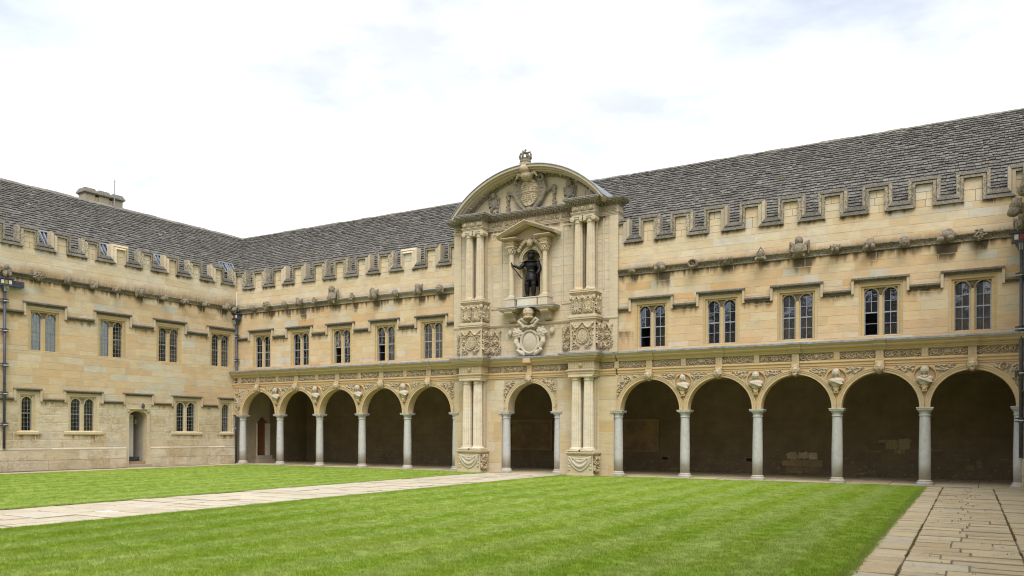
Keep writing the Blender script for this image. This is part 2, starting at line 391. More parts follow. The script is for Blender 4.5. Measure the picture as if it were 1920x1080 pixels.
# ------------------------------------------------------------------ windows
def arch_pts(xc, hw, zs, rise, n=12, p=2.0):
    return [(xc-hw*math.cos(PI*i/n), zs+rise*math.sin(PI*i/n)**(2/p)) for i in range(n+1)]
UNIT = MB().box(-.5, .5, -.5, .5, -.5, .5)
PANE = UNIT.mesh('pane', 'glass')
def folds(m, x0, x1, y, z0, z1, n=14, amp=.015, c=None):
    o = len(m.v)
    for i in range(n+1):
        x = lerp(x0, x1, i/n); yy = y+amp*math.sin(i*2.3)+(random.random()-.5)*amp*.6
        m.v += [(x, yy, z0), (x, yy, z1)]
    for i in range(n): m.face([o+2*i, o+2*i+2, o+2*i+3, o+2*i+1], c)
def window(parent, xc, z0, zt, n=2, kind='sash', lw=.45, mull=.16, state=('shut', 'shut'), back=('dark', 'dark'), sill=False, tint=(.5, .4, .235), dark=1.0, r=random):
    w = part('window', parent); hw = (n*lw+(n-1)*mull)/2; H = hw+.17; rise = lw*.6; zs = zt-rise; top = zt+.17
    m = MB(); m.c = mulc(tint, .96)
    for s in (-1, 1):
        a, b = sorted((xc+s*H, xc+s*(H-.085))); m.box(a, b, .02, .3, z0, top, mulc(tint, .9+r.random()*.2))
        a, b = sorted((xc+s*(H-.085), xc+s*hw)); m.box(a, b, .075, .3, z0, top-.08, mulc(tint, .9+r.random()*.2))
    m.box(xc-H+.085, xc+H-.085, .022, .3, top-.085, top); m.box(xc-hw, xc+hw, .077, .3, top-.15, top-.085)
    m.build('surround', w, 'stone')
    xl = [xc-hw+i*(lw+mull) for i in range(n)]
    for i in range(n-1):
        c = xl[i]+lw+mull/2; q = MB(); q.c = tint
        q.prof([], 0, 0) if False else None
        poly = [(c-mull/2, .19), (c-mull/2, .13), (c-mull*.28, .075), (c+mull*.28, .075), (c+mull/2, .13), (c+mull/2, .19)]
        k = len(poly); q.add([(x, y, z0) for x, y in poly]+[(x, y, zs+.02) for x, y in poly], [tuple(range(k)), tuple(reversed(range(k, 2*k)))]+[(j, (j+1) % k, k+(j+1) % k, k+j) for j in range(k)])
        q.build('mullion', w, 'stone')
    t = MB(); t.c = mulc(tint, .5*dark)
    for i, x in enumerate(xl):
        l = x-(mull/2 if i else 0); rr = x+lw+(mull/2 if i < n-1 else 0)
        ap = arch_pts(x+lw/2, lw/2, zs, rise)
        poly = [(l, zs)]+ap[1:-1]+[(rr, zs), (rr, top-.15), (l, top-.15)] if True else None
        poly = [(l, zs)]+([(x, zs)] if i else [])+ap[1:-1]+([(x+lw, zs)] if i < n-1 else [])+[(rr, zs), (rr, top-.15), (l, top-.15)]
        t.prism(poly, .13, .2)
        for (p, q), (p2, q2), in zip(ap, ap[1:]):                       # raised rim of each light
            cxl = x+lw/2; k = 1.2
            e = lambda u, v: (cxl+(u-cxl)*k, zs+(v-zs)*k+.0)
            (o1, o2), (o3, o4) = e(p, q), e(p2, q2)
            t.add([(p, .08, q), (p2, .08, q2), (o3, .08, o4), (o1, .08, o2), (o3, .135, o4), (o1, .135, o2), (p, .14, q), (p2, .14, q2)], [(0, 1, 2, 3), (3, 2, 4, 5), (6, 7, 1, 0)], mulc(tint, .95*dark))
    t.build('tracery_head', w, 'coping' if dark < 1 else 'stone')
    rec = MB(); rec.c = (.02, .02, .02); X0, X1, Y0, Y1 = xc-hw-.02, xc+hw+.02, .302, 1.2
    rec.add([(X0, Y0, z0), (X1, Y0, z0), (X1, Y1, z0), (X0, Y1, z0), (X0, Y0, top), (X1, Y0, top), (X1, Y1, top), (X0, Y1, top)], [(0, 1, 2, 3), (7, 6, 5, 4), (0, 3, 7, 4), (1, 5, 6, 2), (3, 2, 6, 7)])
    rec.build('room_recess', w, 'dark')
    if sill:
        q = MB(); q.c = mulc(tint, 1.12); a = .36 if n == 2 else .22
        q.prof([(.2, z0-.19), (-.05, z0-.19), (-.075, z0-.15), (-.075, z0-.06), (.05, z0), (.2, z0)], xc-hw-a, xc+hw+a); q.build('sill', w, 'stone')
    else:
        q = MB(); q.c = mulc(tint, 1.05); q.prof([(.3, z0-.03), (.0, z0-.03), (.0, z0), (.14, z0+.03), (.3, z0+.03)], xc-H, xc+H); q.build('sill', w, 'stone')
    for i, x in enumerate(xl):
        f = MB(); f.c = (.5, .5, .5); st = state[i]
        if kind == 'sash':
            yb = .175; bars = .016; zm = z0+(zt-z0)*.5
            f.box(x, x+.03, yb-.02, yb+.03, z0, zt); f.box(x+lw-.03, x+lw, yb-.02, yb+.03, z0, zt); f.box(x, x+lw, yb-.02, yb+.03, z0, z0+.05)
            rows = [z0+.05+(zt-.05-z0-.05)*k/4 for k in range(5)]
            for k in range(1, 4): f.box(x+.03, x+lw-.03, yb-.012, yb+.015, rows[k]-(.02 if k == 2 else bars/2), rows[k]+(.02 if k == 2 else bars/2))
            zlo = rows[2] if st == 'open' else z0+.05
            f.box(x+lw/2-bars/2, x+lw/2+bars/2, yb-.010, yb+.012, zlo, zt-.02)
            f.build('sash_frame', w, 'frame')
            for k in range(4):
                if st == 'open' and k < 2: continue
                for h in (0, 1):
                    a = x+.03+(lw-.06)*h/2; b = a+(lw-.06)/2; p, q = rows[k], rows[k+1]
                    o = link('pane', PANE, w, ((a+b)/2, yb+.004, (p+q)/2), 0, (b-a-.008, .006, q-p-.008)); o.rotation_euler = ((r.random()-.5)*.03, 0, (r.random()-.5)*.03)
        else:
            yb = .17
            nx, nz = 3, 8
            for k in range(1, nx): f.box(x+lw*k/nx-.006, x+lw*k/nx+.006, yb-.008, yb+.004, z0, zt)
            for k in range(1, nz): f.box(x, x+lw, yb-.007, yb+.003, z0+(zt-z0)*k/nz-.006, z0+(zt-z0)*k/nz+.006)
            f.box(x, x+.02, yb-.015, yb+.012, z0, zt); f.box(x+lw-.02, x+lw, yb-.015, yb+.012, z0, zt); zz = z0+(zt-z0)*.52
            f.box(x, x+lw, yb-.016, yb+.013, zz-.014, zz+.014)
            f.build('leaded_lights', w, 'came' if back[i] == 'dark' else 'frame')
            link('pane', PANE, w, (x+lw/2, yb+.012, (z0+zt)/2), 0, (lw-.03, .005, zt-z0-.02))
        if back[i] != 'dark':
            c = MB(); lo = z0+.03 if st != 'open' else z0+(zt-z0)*.5
            folds(c, x+.005, x+lw-.005, yb+.045, lo, zt); c.build('curtain', w, back[i])
    return w
def label_course(parent, x0, x1, hoods, zs, zh, r=random, th=.185, pj=.145):
    """string course that steps up over each window as a hood"""
    lc = part('label_course', parent)
    def piece(a, b, zt, m0=0, m1=0, nm='string_stone'):
        if b-a < .02: return
        m = MB(); m.c = mulc((.185, .16, .12), .75+r.random()*.5)
        m.prof([(0, zt-th), (-pj*.35, zt-th), (-pj*.38, zt-th*.82), (-pj*.3, zt-th*.7), (-pj, zt-th*.5), (-pj, zt-th*.24), (0, zt)], a, b); m.build(nm, lc, 'coping')
    x = x0
    for a, b in hoods:
        piece(x, a, zs); piece(a-.0, b, zh, nm='hood_stone')
        for q in (a, b-.085):
            m = MB(); m.c = mulc((.49, .42, .30), .9+r.random()*.2); m.box(q, q+.085, -pj*.75, 0, zs-th-.01, zh-th*.5); m.build('hood_return', lc, 'stone')
        x = b
    piece(x, x1, zs)

# ------------------------------------------------------------------ parapet and roof
def parapet(parent, merlons, zb, zt, frame, new=(), r=random, pal=UPP, x_end=(None, None)):
    pa = part('parapet', parent); IN = .215; SH = .30; TH = .225
    def seg(name, inn, out, col, mat='coping'):
        m = MB(); m.c = col; mid = [tuple(lerp(a, b, .55) for a, b in zip(p, q)) for p, q in zip(inn, out)]
        v = [(inn[0][0], .03, inn[0][1]), (inn[1][0], .03, inn[1][1]), (inn[0][0], -.10, inn[0][1]), (inn[1][0], -.10, inn[1][1]),
             (mid[0][0], .0, mid[0][1]), (mid[1][0], .0, mid[1][1]), (mid[0][0], -.045, mid[0][1]), (mid[1][0], -.045, mid[1][1]),
             (out[0][0], .0, out[0][1]), (out[1][0], .0, out[1][1]), (out[0][0], .34, out[0][1]), (out[1][0], .34, out[1][1])]
        m.add(v, [(0, 1, 3, 2), (2, 3, 5, 4), (4, 5, 7, 6), (6, 7, 9, 8), (8, 9, 11, 10)]); m.build(name, pa, mat)
    prev = None; bl = []
    for i, (l, q) in enumerate(merlons):
        il, iq = l+IN, q-IN; fresh = i in new
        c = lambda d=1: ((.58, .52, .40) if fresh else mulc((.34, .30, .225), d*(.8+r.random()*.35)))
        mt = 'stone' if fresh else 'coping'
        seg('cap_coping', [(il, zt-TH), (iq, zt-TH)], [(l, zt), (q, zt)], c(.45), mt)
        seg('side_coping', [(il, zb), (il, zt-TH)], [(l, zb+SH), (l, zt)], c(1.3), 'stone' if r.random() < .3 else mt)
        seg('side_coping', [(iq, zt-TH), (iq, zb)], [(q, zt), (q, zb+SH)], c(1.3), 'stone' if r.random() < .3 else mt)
        body = MB(); body.c = (.50, .42, .30); body.box(il-.02, iq+.02, .035, .335, zb-.02, zt-TH-.01)
        body.box(l+.02, q-.02, .06, .33, zb+.1, zt-.02); body.build('merlon_core', pa, 'stone')
        h = (zt-TH-zb); k = r.choice((2, 3)); zs = [zb+h*j/k for j in range(k+1)]
        for a, b in zip(zs, zs[1:]):
            if r.random() < .6: bl.append((il, iq, a, b))
            else: xm = lerp(il, iq, .35+.3*r.random()); bl += [(il, xm, a, b), (xm, iq, a, b)]
        if prev is not None:
            seg('sill_coping', [(prev-IN, zb), (il, zb)], [(prev, zb+SH), (l, zb+SH)], mulc((.13, .12, .10), .8+r.random()*.5))
        prev = q
    masonry(pa, bl, pal, frame, limit=80, y=.0, name='merlon_block')
RY0, RZ0, RY1, RZ1 = .27, 9.62, 2.83, 13.08
def roof(parent, frame, xa, xb, limit, r, z_off=0.0):
    """stone-slated slope: courses diminish towards the ridge; xa, xb give the ends at run t"""
    ro = part('roof', parent); dy, dz = RY1-RY0, RZ1-RZ0-z_off; Ls = math.hypot(dy, dz); ux = (dy/Ls, dz/Ls); nn = (-dz/Ls, dy/Ls)
    def P(x, s, h): return (x, RY0+ux[0]*s+nn[0]*h, RZ0+z_off+ux[1]*s+nn[1]*h)
    deck = MB(); deck.c = (.03, .03, .03); e0, e1 = -.3, Ls
    deck.add([P(xa(e0*ux[0]), e0, -.0), P(xb(e0*ux[0]), e0, 0), P(xb(e1*ux[0]), e1, 0), P(xa(e1*ux[0]), e1, 0)], [(0, 1, 2, 3)]); deck.build('roof_deck', ro, 'slate')
    s = -.12; sl = []; row = 0
    while s < Ls-.06:
        e = lerp(.18, .115, max(0, s)/Ls)*(.9+r.random()*.2); x = xa(s*ux[0])-r.random()*.2; xe = xb(s*ux[0])
        while x < xe:
            w = lerp(.09, .25, r.random()**1.3)*lerp(1.1, .8, s/Ls); j = (r.random()-.5)*.06; th = .024+r.random()*.026; jj = (r.random()-.5)*.02
            k = r.random(); base = lerp(.115, .205, k); c = (base*1.0, base*.98, base*.935)
            if r.random() < .02: c = mulc(c, 1.4)
            if r.random() < .0015: c = (.26, .18, .07)
            sl.append((x, min(x+w, xe), s+j, s+e*1.55, th, jj, c)); x += w+.004
        s += e; row += 1
    def slate(m, a, b, s0, s1, th, jj, c):
        h0 = .07+th*.5
        m.add([P(a+.003, s0, h0-th), P(b-.003, s0+jj, h0-th), P(b-.003, s0+jj, h0), P(a+.003, s0, h0), P(b-.003, s1, .012+th*.3), P(a+.003, s1, .012+th*.3), P(b-.003, s1, 0), P(a+.003, s1, 0)],
              [(0, 1, 2, 3), (3, 2, 4, 5), (1, 6, 4, 2), (0, 3, 5, 7)], c)
    fr = frame
    sl.sort(key=lambda q: ((fr @ Vector(P(q[0], q[2], 0)))-CAMP).length)
    for q in sl[:limit]:
        m = MB(); slate(m, *q); link('roof_slate', m.mesh('roof_slate', 'slate'), ro)
    m = MB()
    for q in sl[limit:]: slate(m, *q)
    o = m.build('roof_slates', ro, 'slate'); o['kind'] = 'stuff'
    # ridge stones
    xr0, xr1 = xa(dy), xb(dy); x = xr0
    while x < xr1:
        w = min(.5+r.random()*.25, xr1-x); q = MB(); k = .8+r.random()*.5; q.c = mulc((.24, .225, .19), k); jz = (r.random()-.5)*.035
        q.prof([(RY1-.2, RZ1-.21+jz), (RY1-.02, RZ1+.075+jz), (RY1+.02, RZ1+.075+jz), (RY1+.2, RZ1-.21+jz)], x+.004, x+w-.004); link('ridge_stone', q.mesh('ridge_stone', 'slate'), ro); x += w
    bk = MB(); bk.c = (.12, .115, .105); bk.add([(xr0, RY1, RZ1-.02), (xr1, RY1, RZ1-.02), (xr1, RY1+2.6, RZ0), (xr0, RY1+2.6, RZ0)], [(0, 1, 2, 3)]); bk.build('rear_slope', ro, 'slate')
    return ro

# ------------------------------------------------------------------ carving kit
def nz(p, k=1.0): return mnoise.noise(Vector(p)*k)
def relief(w, h, res, curves=(), blobs=(), mask=None, base=.0, lump=.004):
    """height field of round-backed strokes and bosses: returns MB lying in x,z, swelling towards -y"""
    nx, nz_ = int(w/res)+1, int(h/res)+1; X = np.linspace(0, w, nx)[None, :].repeat(nz_, 0); Z = np.linspace(0, h, nz_)[:, None].repeat(nx, 1); Hh = np.zeros((nz_, nx))
    def dab(x, z, r, a):
        i0, i1 = max(0, int((x-r)/w*(nx-1))), min(nx, int((x+r)/w*(nx-1))+2); j0, j1 = max(0, int((z-r)/h*(nz_-1))), min(nz_, int((z+r)/h*(nz_-1))+2)
        if i0 >= i1 or j0 >= j1: return
        d2 = (X[j0:j1, i0:i1]-x)**2+(Z[j0:j1, i0:i1]-z)**2; q = np.sqrt(np.maximum(0, 1-d2/(r*r)))*a
        Hh[j0:j1, i0:i1] = np.maximum(Hh[j0:j1, i0:i1], q)
    for pts, r0, r1, a in curves:
        n = len(pts)
        for i, (x, z) in enumerate(pts): dab(x, z, lerp(r0, r1, i/max(1, n-1)), a)
    for x, z, r, a in blobs: dab(x, z, r, a)
    Hh += (np.random.default_rng(int(w*1000)+len(blobs)).random(Hh.shape)-.5)*lump*(Hh > 0.002)
    m = MB(); idx = -np.ones((nz_, nx), int); ok = np.ones((nz_, nx), bool) if mask is None else mask(X, Z)
    for j in range(nz_):
        for i in range(nx):
            if ok[j, i]: idx[j, i] = len(m.v); m.v.append((float(X[j, i]), float(-Hh[j, i]*1.7-base), float(Z[j, i])))
    for j in range(nz_-1):
        for i in range(nx-1):
            q = (idx[j, i], idx[j, i+1], idx[j+1, i+1], idx[j+1, i])
            if min(q) >= 0: m.face(list(q))
    return m
def spiral(cx, cz, r, a0, turns, n=26): return [(cx+r*(1-.8*k/n)*math.cos(a0+turns*2*PI*k/n), cz+r*(1-.8*k/n)*math.sin(a0+turns*2*PI*k/n)) for k in range(n+1)]
def seg2(a, b, n=10): return [(lerp(a[0], b[0], k/n), lerp(a[1], b[1], k/n)) for k in range(n+1)]
def face_blobs(x, z, s, a):
    """a small carved mask: cheeks, brow, nose, hair"""
    b = [(x, z, s*.62, a*1.0), (x, z-.28*s, s*.42, a*.95), (x, z-.02*s, s*.13, a*1.5), (x, z-.14*s, s*.14, a*1.55), (x-.25*s, z-.1*s, s*.2, a*1.2), (x+.25*s, z-.1*s, s*.2, a*1.2), (x, z-.36*s, s*.16, a*1.25)]
    b += [(x+.62*s*math.cos(t), z+.16*s+.55*s*math.sin(t), s*.2, a*1.15) for t in np.linspace(-.5, PI+.5, 9)]
    b += [(x-.2*s, z+.14*s, s*.16, a*1.25), (x+.2*s, z+.14*s, s*.16, a*1.25)]
    return b
def frieze_panel(w, h, seed):
    """running leaf scroll: curling stems, lobed leaves and fruit, now and then a mask"""
    r = random.Random(seed*13+5); cu = []; bl = []
    n = max(2, int(w/.21)); st = w/n; mid = n//2 if seed % 3 == 0 else -1
    for i in range(n):
        x = st*(i+.5)+(r.random()-.5)*.04; up = 1 if (i+seed) % 2 else -1
        if i == mid: bl += face_blobs(x, h*.5, h*.46, .04); continue
        R_ = min(st*.5, h*.42)*(.8+.3*r.random()); cz = h*(.5-up*.1*r.random())
        cu.append((spiral(x, cz, R_, PI*(.5 if up > 0 else 1.5)+r.random()-.5, up*(1.0+.5*r.random())), .024, .012, .04+.02*r.random()))
        bl.append((x, cz, .028, .055))
        for k in range(4):                                              # three-lobed leaves thrown outwards
            a = r.random()*2*PI; q = R_*(1.0+.3*r.random()); lx, lz = x+q*math.cos(a), h*.5+q*math.sin(a)
            if not (.015 < lz < h-.015): lz = min(max(lz, .03), h-.03)
            for e in (-.5, 0, .5): bl.append((lx+.028*math.cos(a+e*2), lz+.028*math.sin(a+e*2), .013+.008*r.random(), .03+.025*r.random()))
    cu.append(([(w*k/80, h*(.5+.34*math.sin(k/80*PI*n+seed))) for k in range(81)], .014, .014, .034))
    for k in range(int(w*30)): bl.append((r.random()*w, h*(.08+.84*r.random()), .011+.01*r.random(), .03+.02*r.random()))
    return relief(w, h, .0145, cu, bl)
def head_fn(d):
    """face turned to -y, hair above and behind"""
    q = 1.0; f = -d.y
    if f > 0:
        q += .30*math.exp(-((d.x/.13)**2+((d.z+.05)/.2)**2))*f                # nose
        q -= .17*math.exp(-(((abs(d.x)-.36)/.17)**2+((d.z-.10)/.12)**2))      # eyes
        q += .10*math.exp(-(((d.z-.32)/.1)**2))*f                              # brow
        q += .06*math.exp(-((d.x/.22)**2+((d.z+.42)/.07)**2)); q -= .10*math.exp(-((d.x/.25)**2+((d.z+.52)/.05)**2)); q += .08*math.exp(-((d.x/.25)**2+((d.z+.75)/.15)**2))
    return q
def head(m, c, s, hair=1.0, beard=0.0, curls=True, seg=28, rings=22, r=random, turn=0.0):
    R = Matrix.Rotation(turn, 3, 'Z')
    m.ell(c, (s*.74, s*.86, s), seg, rings, rot=R, fn=head_fn)
    T = lambda x, y, z: (c[0]+(R @ Vector((x, y, z))).x*s, c[1]+(R @ Vector((x, y, z))).y*s, c[2]+z*s)
    if hair:
        m.ell(T(0, .18, .28), (s*.84, s*.86, s*.84*hair), 14, 10)
        if curls:
            for k in range(22):
                a = r.random()*PI*1.1-.05*PI; t = -.75+1.5*r.random(); m.ell(T(.82*math.cos(a), .05+.5*(r.random()-.45), .12+.85*math.sin(a)*hair), (s*.21,)*3, 7, 5)
        for e in (-1, 1):
            for k in range(3): m.ell(T(.78*e, .1, -.05-.3*k), (s*.2, s*.26, s*.24), 7, 5)
    if hair and curls:
        for k in range(12):
            a = -.35+(PI+.7)*k/11; m.ell(T(.78*math.cos(a), -.32, .12+.8*math.sin(a)*min(1, hair)), (s*.21,)*3, 7, 5)
    if beard:
        for k in range(7): m.ell(T(-.35+.117*k, -.62+.06*abs(k-3), -.72-.12*beard+.07*abs(k-3)), (s*.17, s*.2, s*.3*beard), 7, 5)
def grotesque(parent, x, z, w, h, kind, r, name='grotesque', mat='grot', y=-.15, d=.42, remesh=.0115):
    """carved boss, unit design in a box -.5...5 wide and high, reaching out to -y"""
    m = MB(); s = min(w, h)
    d *= 1.05
    E = lambda cx, cy, cz, a, b, c, rot=None: m.ell((x+cx*w, y-cy*d, z+cz*h), (a*w, b*d, c*h), 12, 9, rot=rot)
    E(0, .05, -.08, .27, .42, .3)
    if kind in ('face', 'woman'):
        head(m, (x, y-.14, z), .42*h, hair=1.05, beard=0, r=r, seg=22, rings=18)
        if kind == 'woman':
            for e in (-1, 1): m.tube([(x+e*.33*w, y-.1, z+.3*h), (x+e*.47*w, y-.1, z-.05*h), (x+e*.42*w, y-.08, z-.5*h)], [.1*w, .12*w, .08*w])
            m.tube([(x-.3*w, y-.12, z+.36*h), (x, y-.14, z+.47*h), (x+.3*w, y-.12, z+.36*h)], .1*w)
    elif kind == 'skull':
        head(m, (x-.08*w, y-.14, z+.03*h), .42*h, hair=0, r=r, seg=22, rings=18); E(.3, .3, -.15, .18, .3, .3)
    elif kind in ('angel', 'cherub'):
        E(0, .35, -.12, .34, .45, .34); E(0, .75, -.16, .19, .2, .2)
        for e in (-1, 1):
            m.tube([(x+e*.2*w, y-.1, z-.05*h), (x+e*.38*w, y-.06, z+.2*h), (x+e*.42*w, y-.03, z+.34*h), (x+e*.46*w, y-.03, z+.02*h), (x+e*.44*w, y-.03, z-.3*h)], [.1*w, .12*w, .1*w, .08*w, .04*w])
            m.tube([(x+e*.3*w, y-.14, z+.05*h), (x+e*.36*w, y-.2, z-.18*h), (x+e*.14*w, y-.3, z-.24*h)], [.09*w, .09*w, .06*w])
            m.tube([(x+e*.2*w, y-.14, z-.2*h), (x+e*.26*w, y-.2, z-.48*h)], [.12*w, .06*w])
        head(m, (x, y-.16, z+.31*h), .2*h, hair=1, r=r, seg=20, rings=16)
    elif kind == 'wreath':
        for k in range(13):
            a = k/13*2*PI; E(.38*math.cos(a), .4, .38*math.sin(a), .13, .28, .13)
        head(m, (x, y-.12, z), .26*h, hair=0, r=r, seg=18, rings=14)
    elif kind == 'knot':
        for k in range(4): m.tube([(x+(-.45+.22*k)*w, y-.1, z-.35*h), (x+(-.4+.25*k)*w, y-.3*d-.1, z+.1*h), (x+(-.25+.22*k)*w, y-.12, z+.35*h), (x+(-.1+.16*k)*w, y-.16, z-.2*h)], .09*w)
        E(-.32, .5, .1, .16, .3, .25); E(.33, .5, .1, .16, .3, .25)
    elif kind == 'niche':
        m.tube([(x-.36*w, y-.15, z-.3*h), (x-.38*w, y-.15, z+.1*h), (x, y-.15, z+.5*h), (x+.38*w, y-.15, z+.1*h), (x+.36*w, y-.15, z-.3*h)], .08*w)
        E(0, .4, -.02, .22, .3, .3); m.box(x-.5*w, x+.5*w, y-.26, y+.04, z-.34*h, z-.2*h); E(-.45, .5, -.38, .12, .2, .12); E(.45, .5, -.38, .12, .2, .12)
    elif kind in ('lion', 'beast', 'crouch', 'hooded', 'bird', 'imp'):
        q = {'lion': (-.22, .02), 'beast': (-.05, .3), 'crouch': (-.28, -.2), 'hooded': (.1, .2), 'bird': (-.12, .32), 'imp': (.0, .18)}[kind]
        E(.12, .4, .02, .3, .42, .34, .4); E(.25, .5, -.2, .17, .4, .24); E(-.15, .55, -.26, .13, .4, .22)
        head(m, (x+q[0]*w, y-.2, z+q[1]*h), .2*h, hair=.9, curls=kind in ('lion', 'beast'), r=r, seg=18, rings=14, turn=-.35)
        if kind in ('imp', 'bird', 'beast'):
            for e in (-1, 1): m.tube([(x+e*.12*w, y-.08, z+.05*h), (x+e*.42*w, y-.06, z+.35*h), (x+e*.44*w, y-.05, z-.1*h)], [.1*w, .1*w, .04*w])
        if kind == 'crouch': m.tube([(x-.1*w, y-.12, z+.25*h), (x+.2*w, y-.16, z+.38*h), (x+.42*w, y-.14, z+.1*h), (x+.3*w, y-.2, z-.25*h)], [.14*w, .16*w, .14*w, .1*w])
        if kind == 'hooded':
            for k in range(4): m.tube([(x+(-.42+.12*k)*w, y-.16, z-.4*h), (x+(-.3+.14*k)*w, y-.24, z+.1*h), (x+(-.02+.1*k)*w, y-.12, z+.48*h)], .07*w)
    elif kind == 'foliage':
        for k in range(16):
            a = k*2.4; q = .44*math.sqrt((k+.5)/16); E(q*math.cos(a), .45-.2*q, q*math.sin(a), .15, .3, .13, a)
    elif kind == 'shell':
        for k in range(7):
            a = PI*(.08+.84*k/6); m.tube([(x, y-.16, z-.34*h), (x+.44*w*math.cos(a), y-.12, z-.2*h+.62*h*math.sin(a))], [.05*w, .1*w])
        E(0, .5, -.36, .2, .3, .14)
    return m.build(name, parent, mat, True, remesh=remesh)

def make_stain(gs, zb, zt, up=.35, upk=.5, spots=()):
    def f(x, z):
        n = nz((x*2.3, 1.7, z*.6)); n2 = nz((x*9, 4.1, z*1.1)); s = 0; sp = 0
        for a, b, z0, ln, k in spots:
            if a-.03 < x < b+.03 and z0-ln*1.4 < z < z0+.03: sp = max(sp, k*(1-(z0-z)/(ln*(1+.5*n2)))*(.75+.9*n2+.5*n))
        if z < zb+.05:
            t = zb-z; s = max(0, 1-t/(.32+.22*n2))*(.62+.85*n2)
            for gx, gw, gl in gs:
                q = abs(x-gx-.05)/(gw*.46)
                if q < 1.1 and t < gl*1.25: s = max(s, min(1, (1.1-q)*5)*(1.15-t/(gl*(1+.5*n2)))*(.95+.6*n))
        elif z > zt-.05:
            n = nz((x*.55+3.3, 7.7, z*.4)); t = z-zt; s = max(0, 1-t/(up*(1+.5*n)))*upk*(.75+.35*n+.2*n2)
        return max(0, min(1, max(s, sp)))
    return f

# ================================================================== THE MAIN RANGE
main = thing('arcaded_range', 'long honey stone college range with a round arched arcade, battlements and slated roof', 'building', FAC)
FL, FR = 14.27, 22.21                                                  # where the frontispiece interrupts it
WZ0, WZT = 5.15, 6.80
bays = [(LC[i]+LC[i+1])/2 for i in range(5)]+[(RC[i]+RC[i+1])/2 for i in range(5)]
holes = [(FL, FR, 4.6, 10.9)]+[(b-.70, b+.70, WZ0-.03, WZT+.17) for b in bays]
wall = part('upper_wall', main)
for a_, b_ in ((0, FL), (FR, RX)): backing(wall, 'wall_core', free_rects(a_, b_, 4.9, 9.40, holes), .006, .55)
GM = [(1.51, 8.30, .30, .33, 'face', .35), (2.60, 8.34, .55, .42, 'foliage', .4), (3.83, 8.32, .30, .36, 'face', .5), (4.86, 8.36, .42, .46, 'bird', .7), (5.88, 8.36, .32, .42, 'shell', .4), (7.10, 8.52, .62, .88, 'angel', .42),
      (8.36, 8.36, .32, .46, 'shell', .45), (9.70, 8.36, .56, .62, 'beast', .5), (11.03, 8.29, .34, .38, 'face', .4), (12.35, 8.38, .46, .66, 'imp', .5), (13.56, 8.28, .40, .40, 'woman', .4),
      (22.85, 8.22, .36, .30, 'skull', .35), (24.01, 8.27, .64, .48, 'lion', .75), (25.37, 8.24, .42, .36, 'wreath', .35), (26.63, 8.23, .52, .38, 'knot', .35), (27.90, 8.32, .36, .52, 'niche', .35), (29.24, 8.42, .68, .74, 'angel', .6),
      (30.44, 8.26, .38, .40, 'imp', .2), (31.56, 8.26, .46, .46, 'hooded', .5), (32.64, 8.23, .34, .40, 'face', .3), (33.85, 8.27, .62, .46, 'crouch', .55), (34.85, 8.22, .42, .38, 'foliage', .45)]
MER = [(-.3, .70), (1.21, 2.20), (2.68, 3.63), (4.10, 5.04), (5.52, 6.45), (6.93, 7.85), (8.34, 9.26), (9.74, 10.67), (11.12, 12.06), (12.49, 13.41), (13.84, 14.9)]
MER2 = [(21.7, 22.64), (23.05, 23.93), (24.36, 25.25), (25.69, 26.59), (27.05, 27.97), (28.44, 29.37), (29.85, 30.80), (31.30, 32.23), (32.74, 33.70), (34.17, 35.14), (35.62, 36.6)]
def emb_spots(mer, zb): return [(a[1]-.2, b[0]+.2, zb, .2, .75) for a, b in zip(mer, mer[1:])]
def str_spots(xs, hw, z, ln, k): return [(a+hw, b-hw, z, ln, k) for a, b in zip(xs, xs[1:])]
stM = make_stain([(g[0], g[2], g[5]) for g in GM], 8.10, 8.36, .3, .6, emb_spots(MER, 9.4)+emb_spots(MER2, 9.4)+str_spots(bays[:5], .9, 6.63, .34, .62)+str_spots(bays[5:], .9, 6.63, .34, .7)+[(0, FL, 5.1, .3, .25), (FR, FR+.7, 5.8, .8, .5)])
rr = random.Random(3)
bl = courses(0, FL, 5.0, 8.10, holes, .31, .55, 1.15, rr)+courses(FR, RX, 5.0, 8.10, holes, .31, .55, 1.15, rr)+courses(0, FL, 8.34, 9.40, holes, .265, .55, 1.15, rr)+courses(FR, RX, 8.34, 9.40, holes, .265, .55, 1.15, rr)
masonry(wall, [b for b in bl if b[2] < 8.2], PAL, FAC, 210, stM, [(5, 9.4)], step=.085)
masonry(wall, [b for b in bl if b[2] > 8.2], UPP, FAC, 90, stM, [(5, 9.4)], step=.085)
states = [('shut', 'shut'), ('shut', 'shut'), ('open', 'shut'), ('open', 'shut'), ('shut', 'shut'), ('open', 'shut'), ('shut', 'shut'), ('shut', 'shut'), ('open', 'shut'), ('shut', 'shut')]
backs = [('dark', 'dark'), ('curtain', 'curtain'), ('dark', 'curtain'), ('dark', 'curtain'), ('curtain', 'curtain'), ('dark', 'dark'), ('dark', 'dark'), ('curtain', 'curtain'), ('dark', 'dark'), ('curtain', 'curtain')]
for i, b in enumerate(bays): window(main, b, WZ0, WZT, 2, 'sash', state=states[i], back=backs[i], tint=(.50, .385, .21), dark=.62 if i > 4 else .85, r=rr)
label_course(main, .02, FL, [(b-.93, b+.9) for b in bays[:5]], 6.82, 7.20, rr)
label_course(main, FR, RX, [(b-.93, b+.9) for b in bays[5:]], 6.82, 7.20, rr)
gc = part('gargoyle_cornice', main)
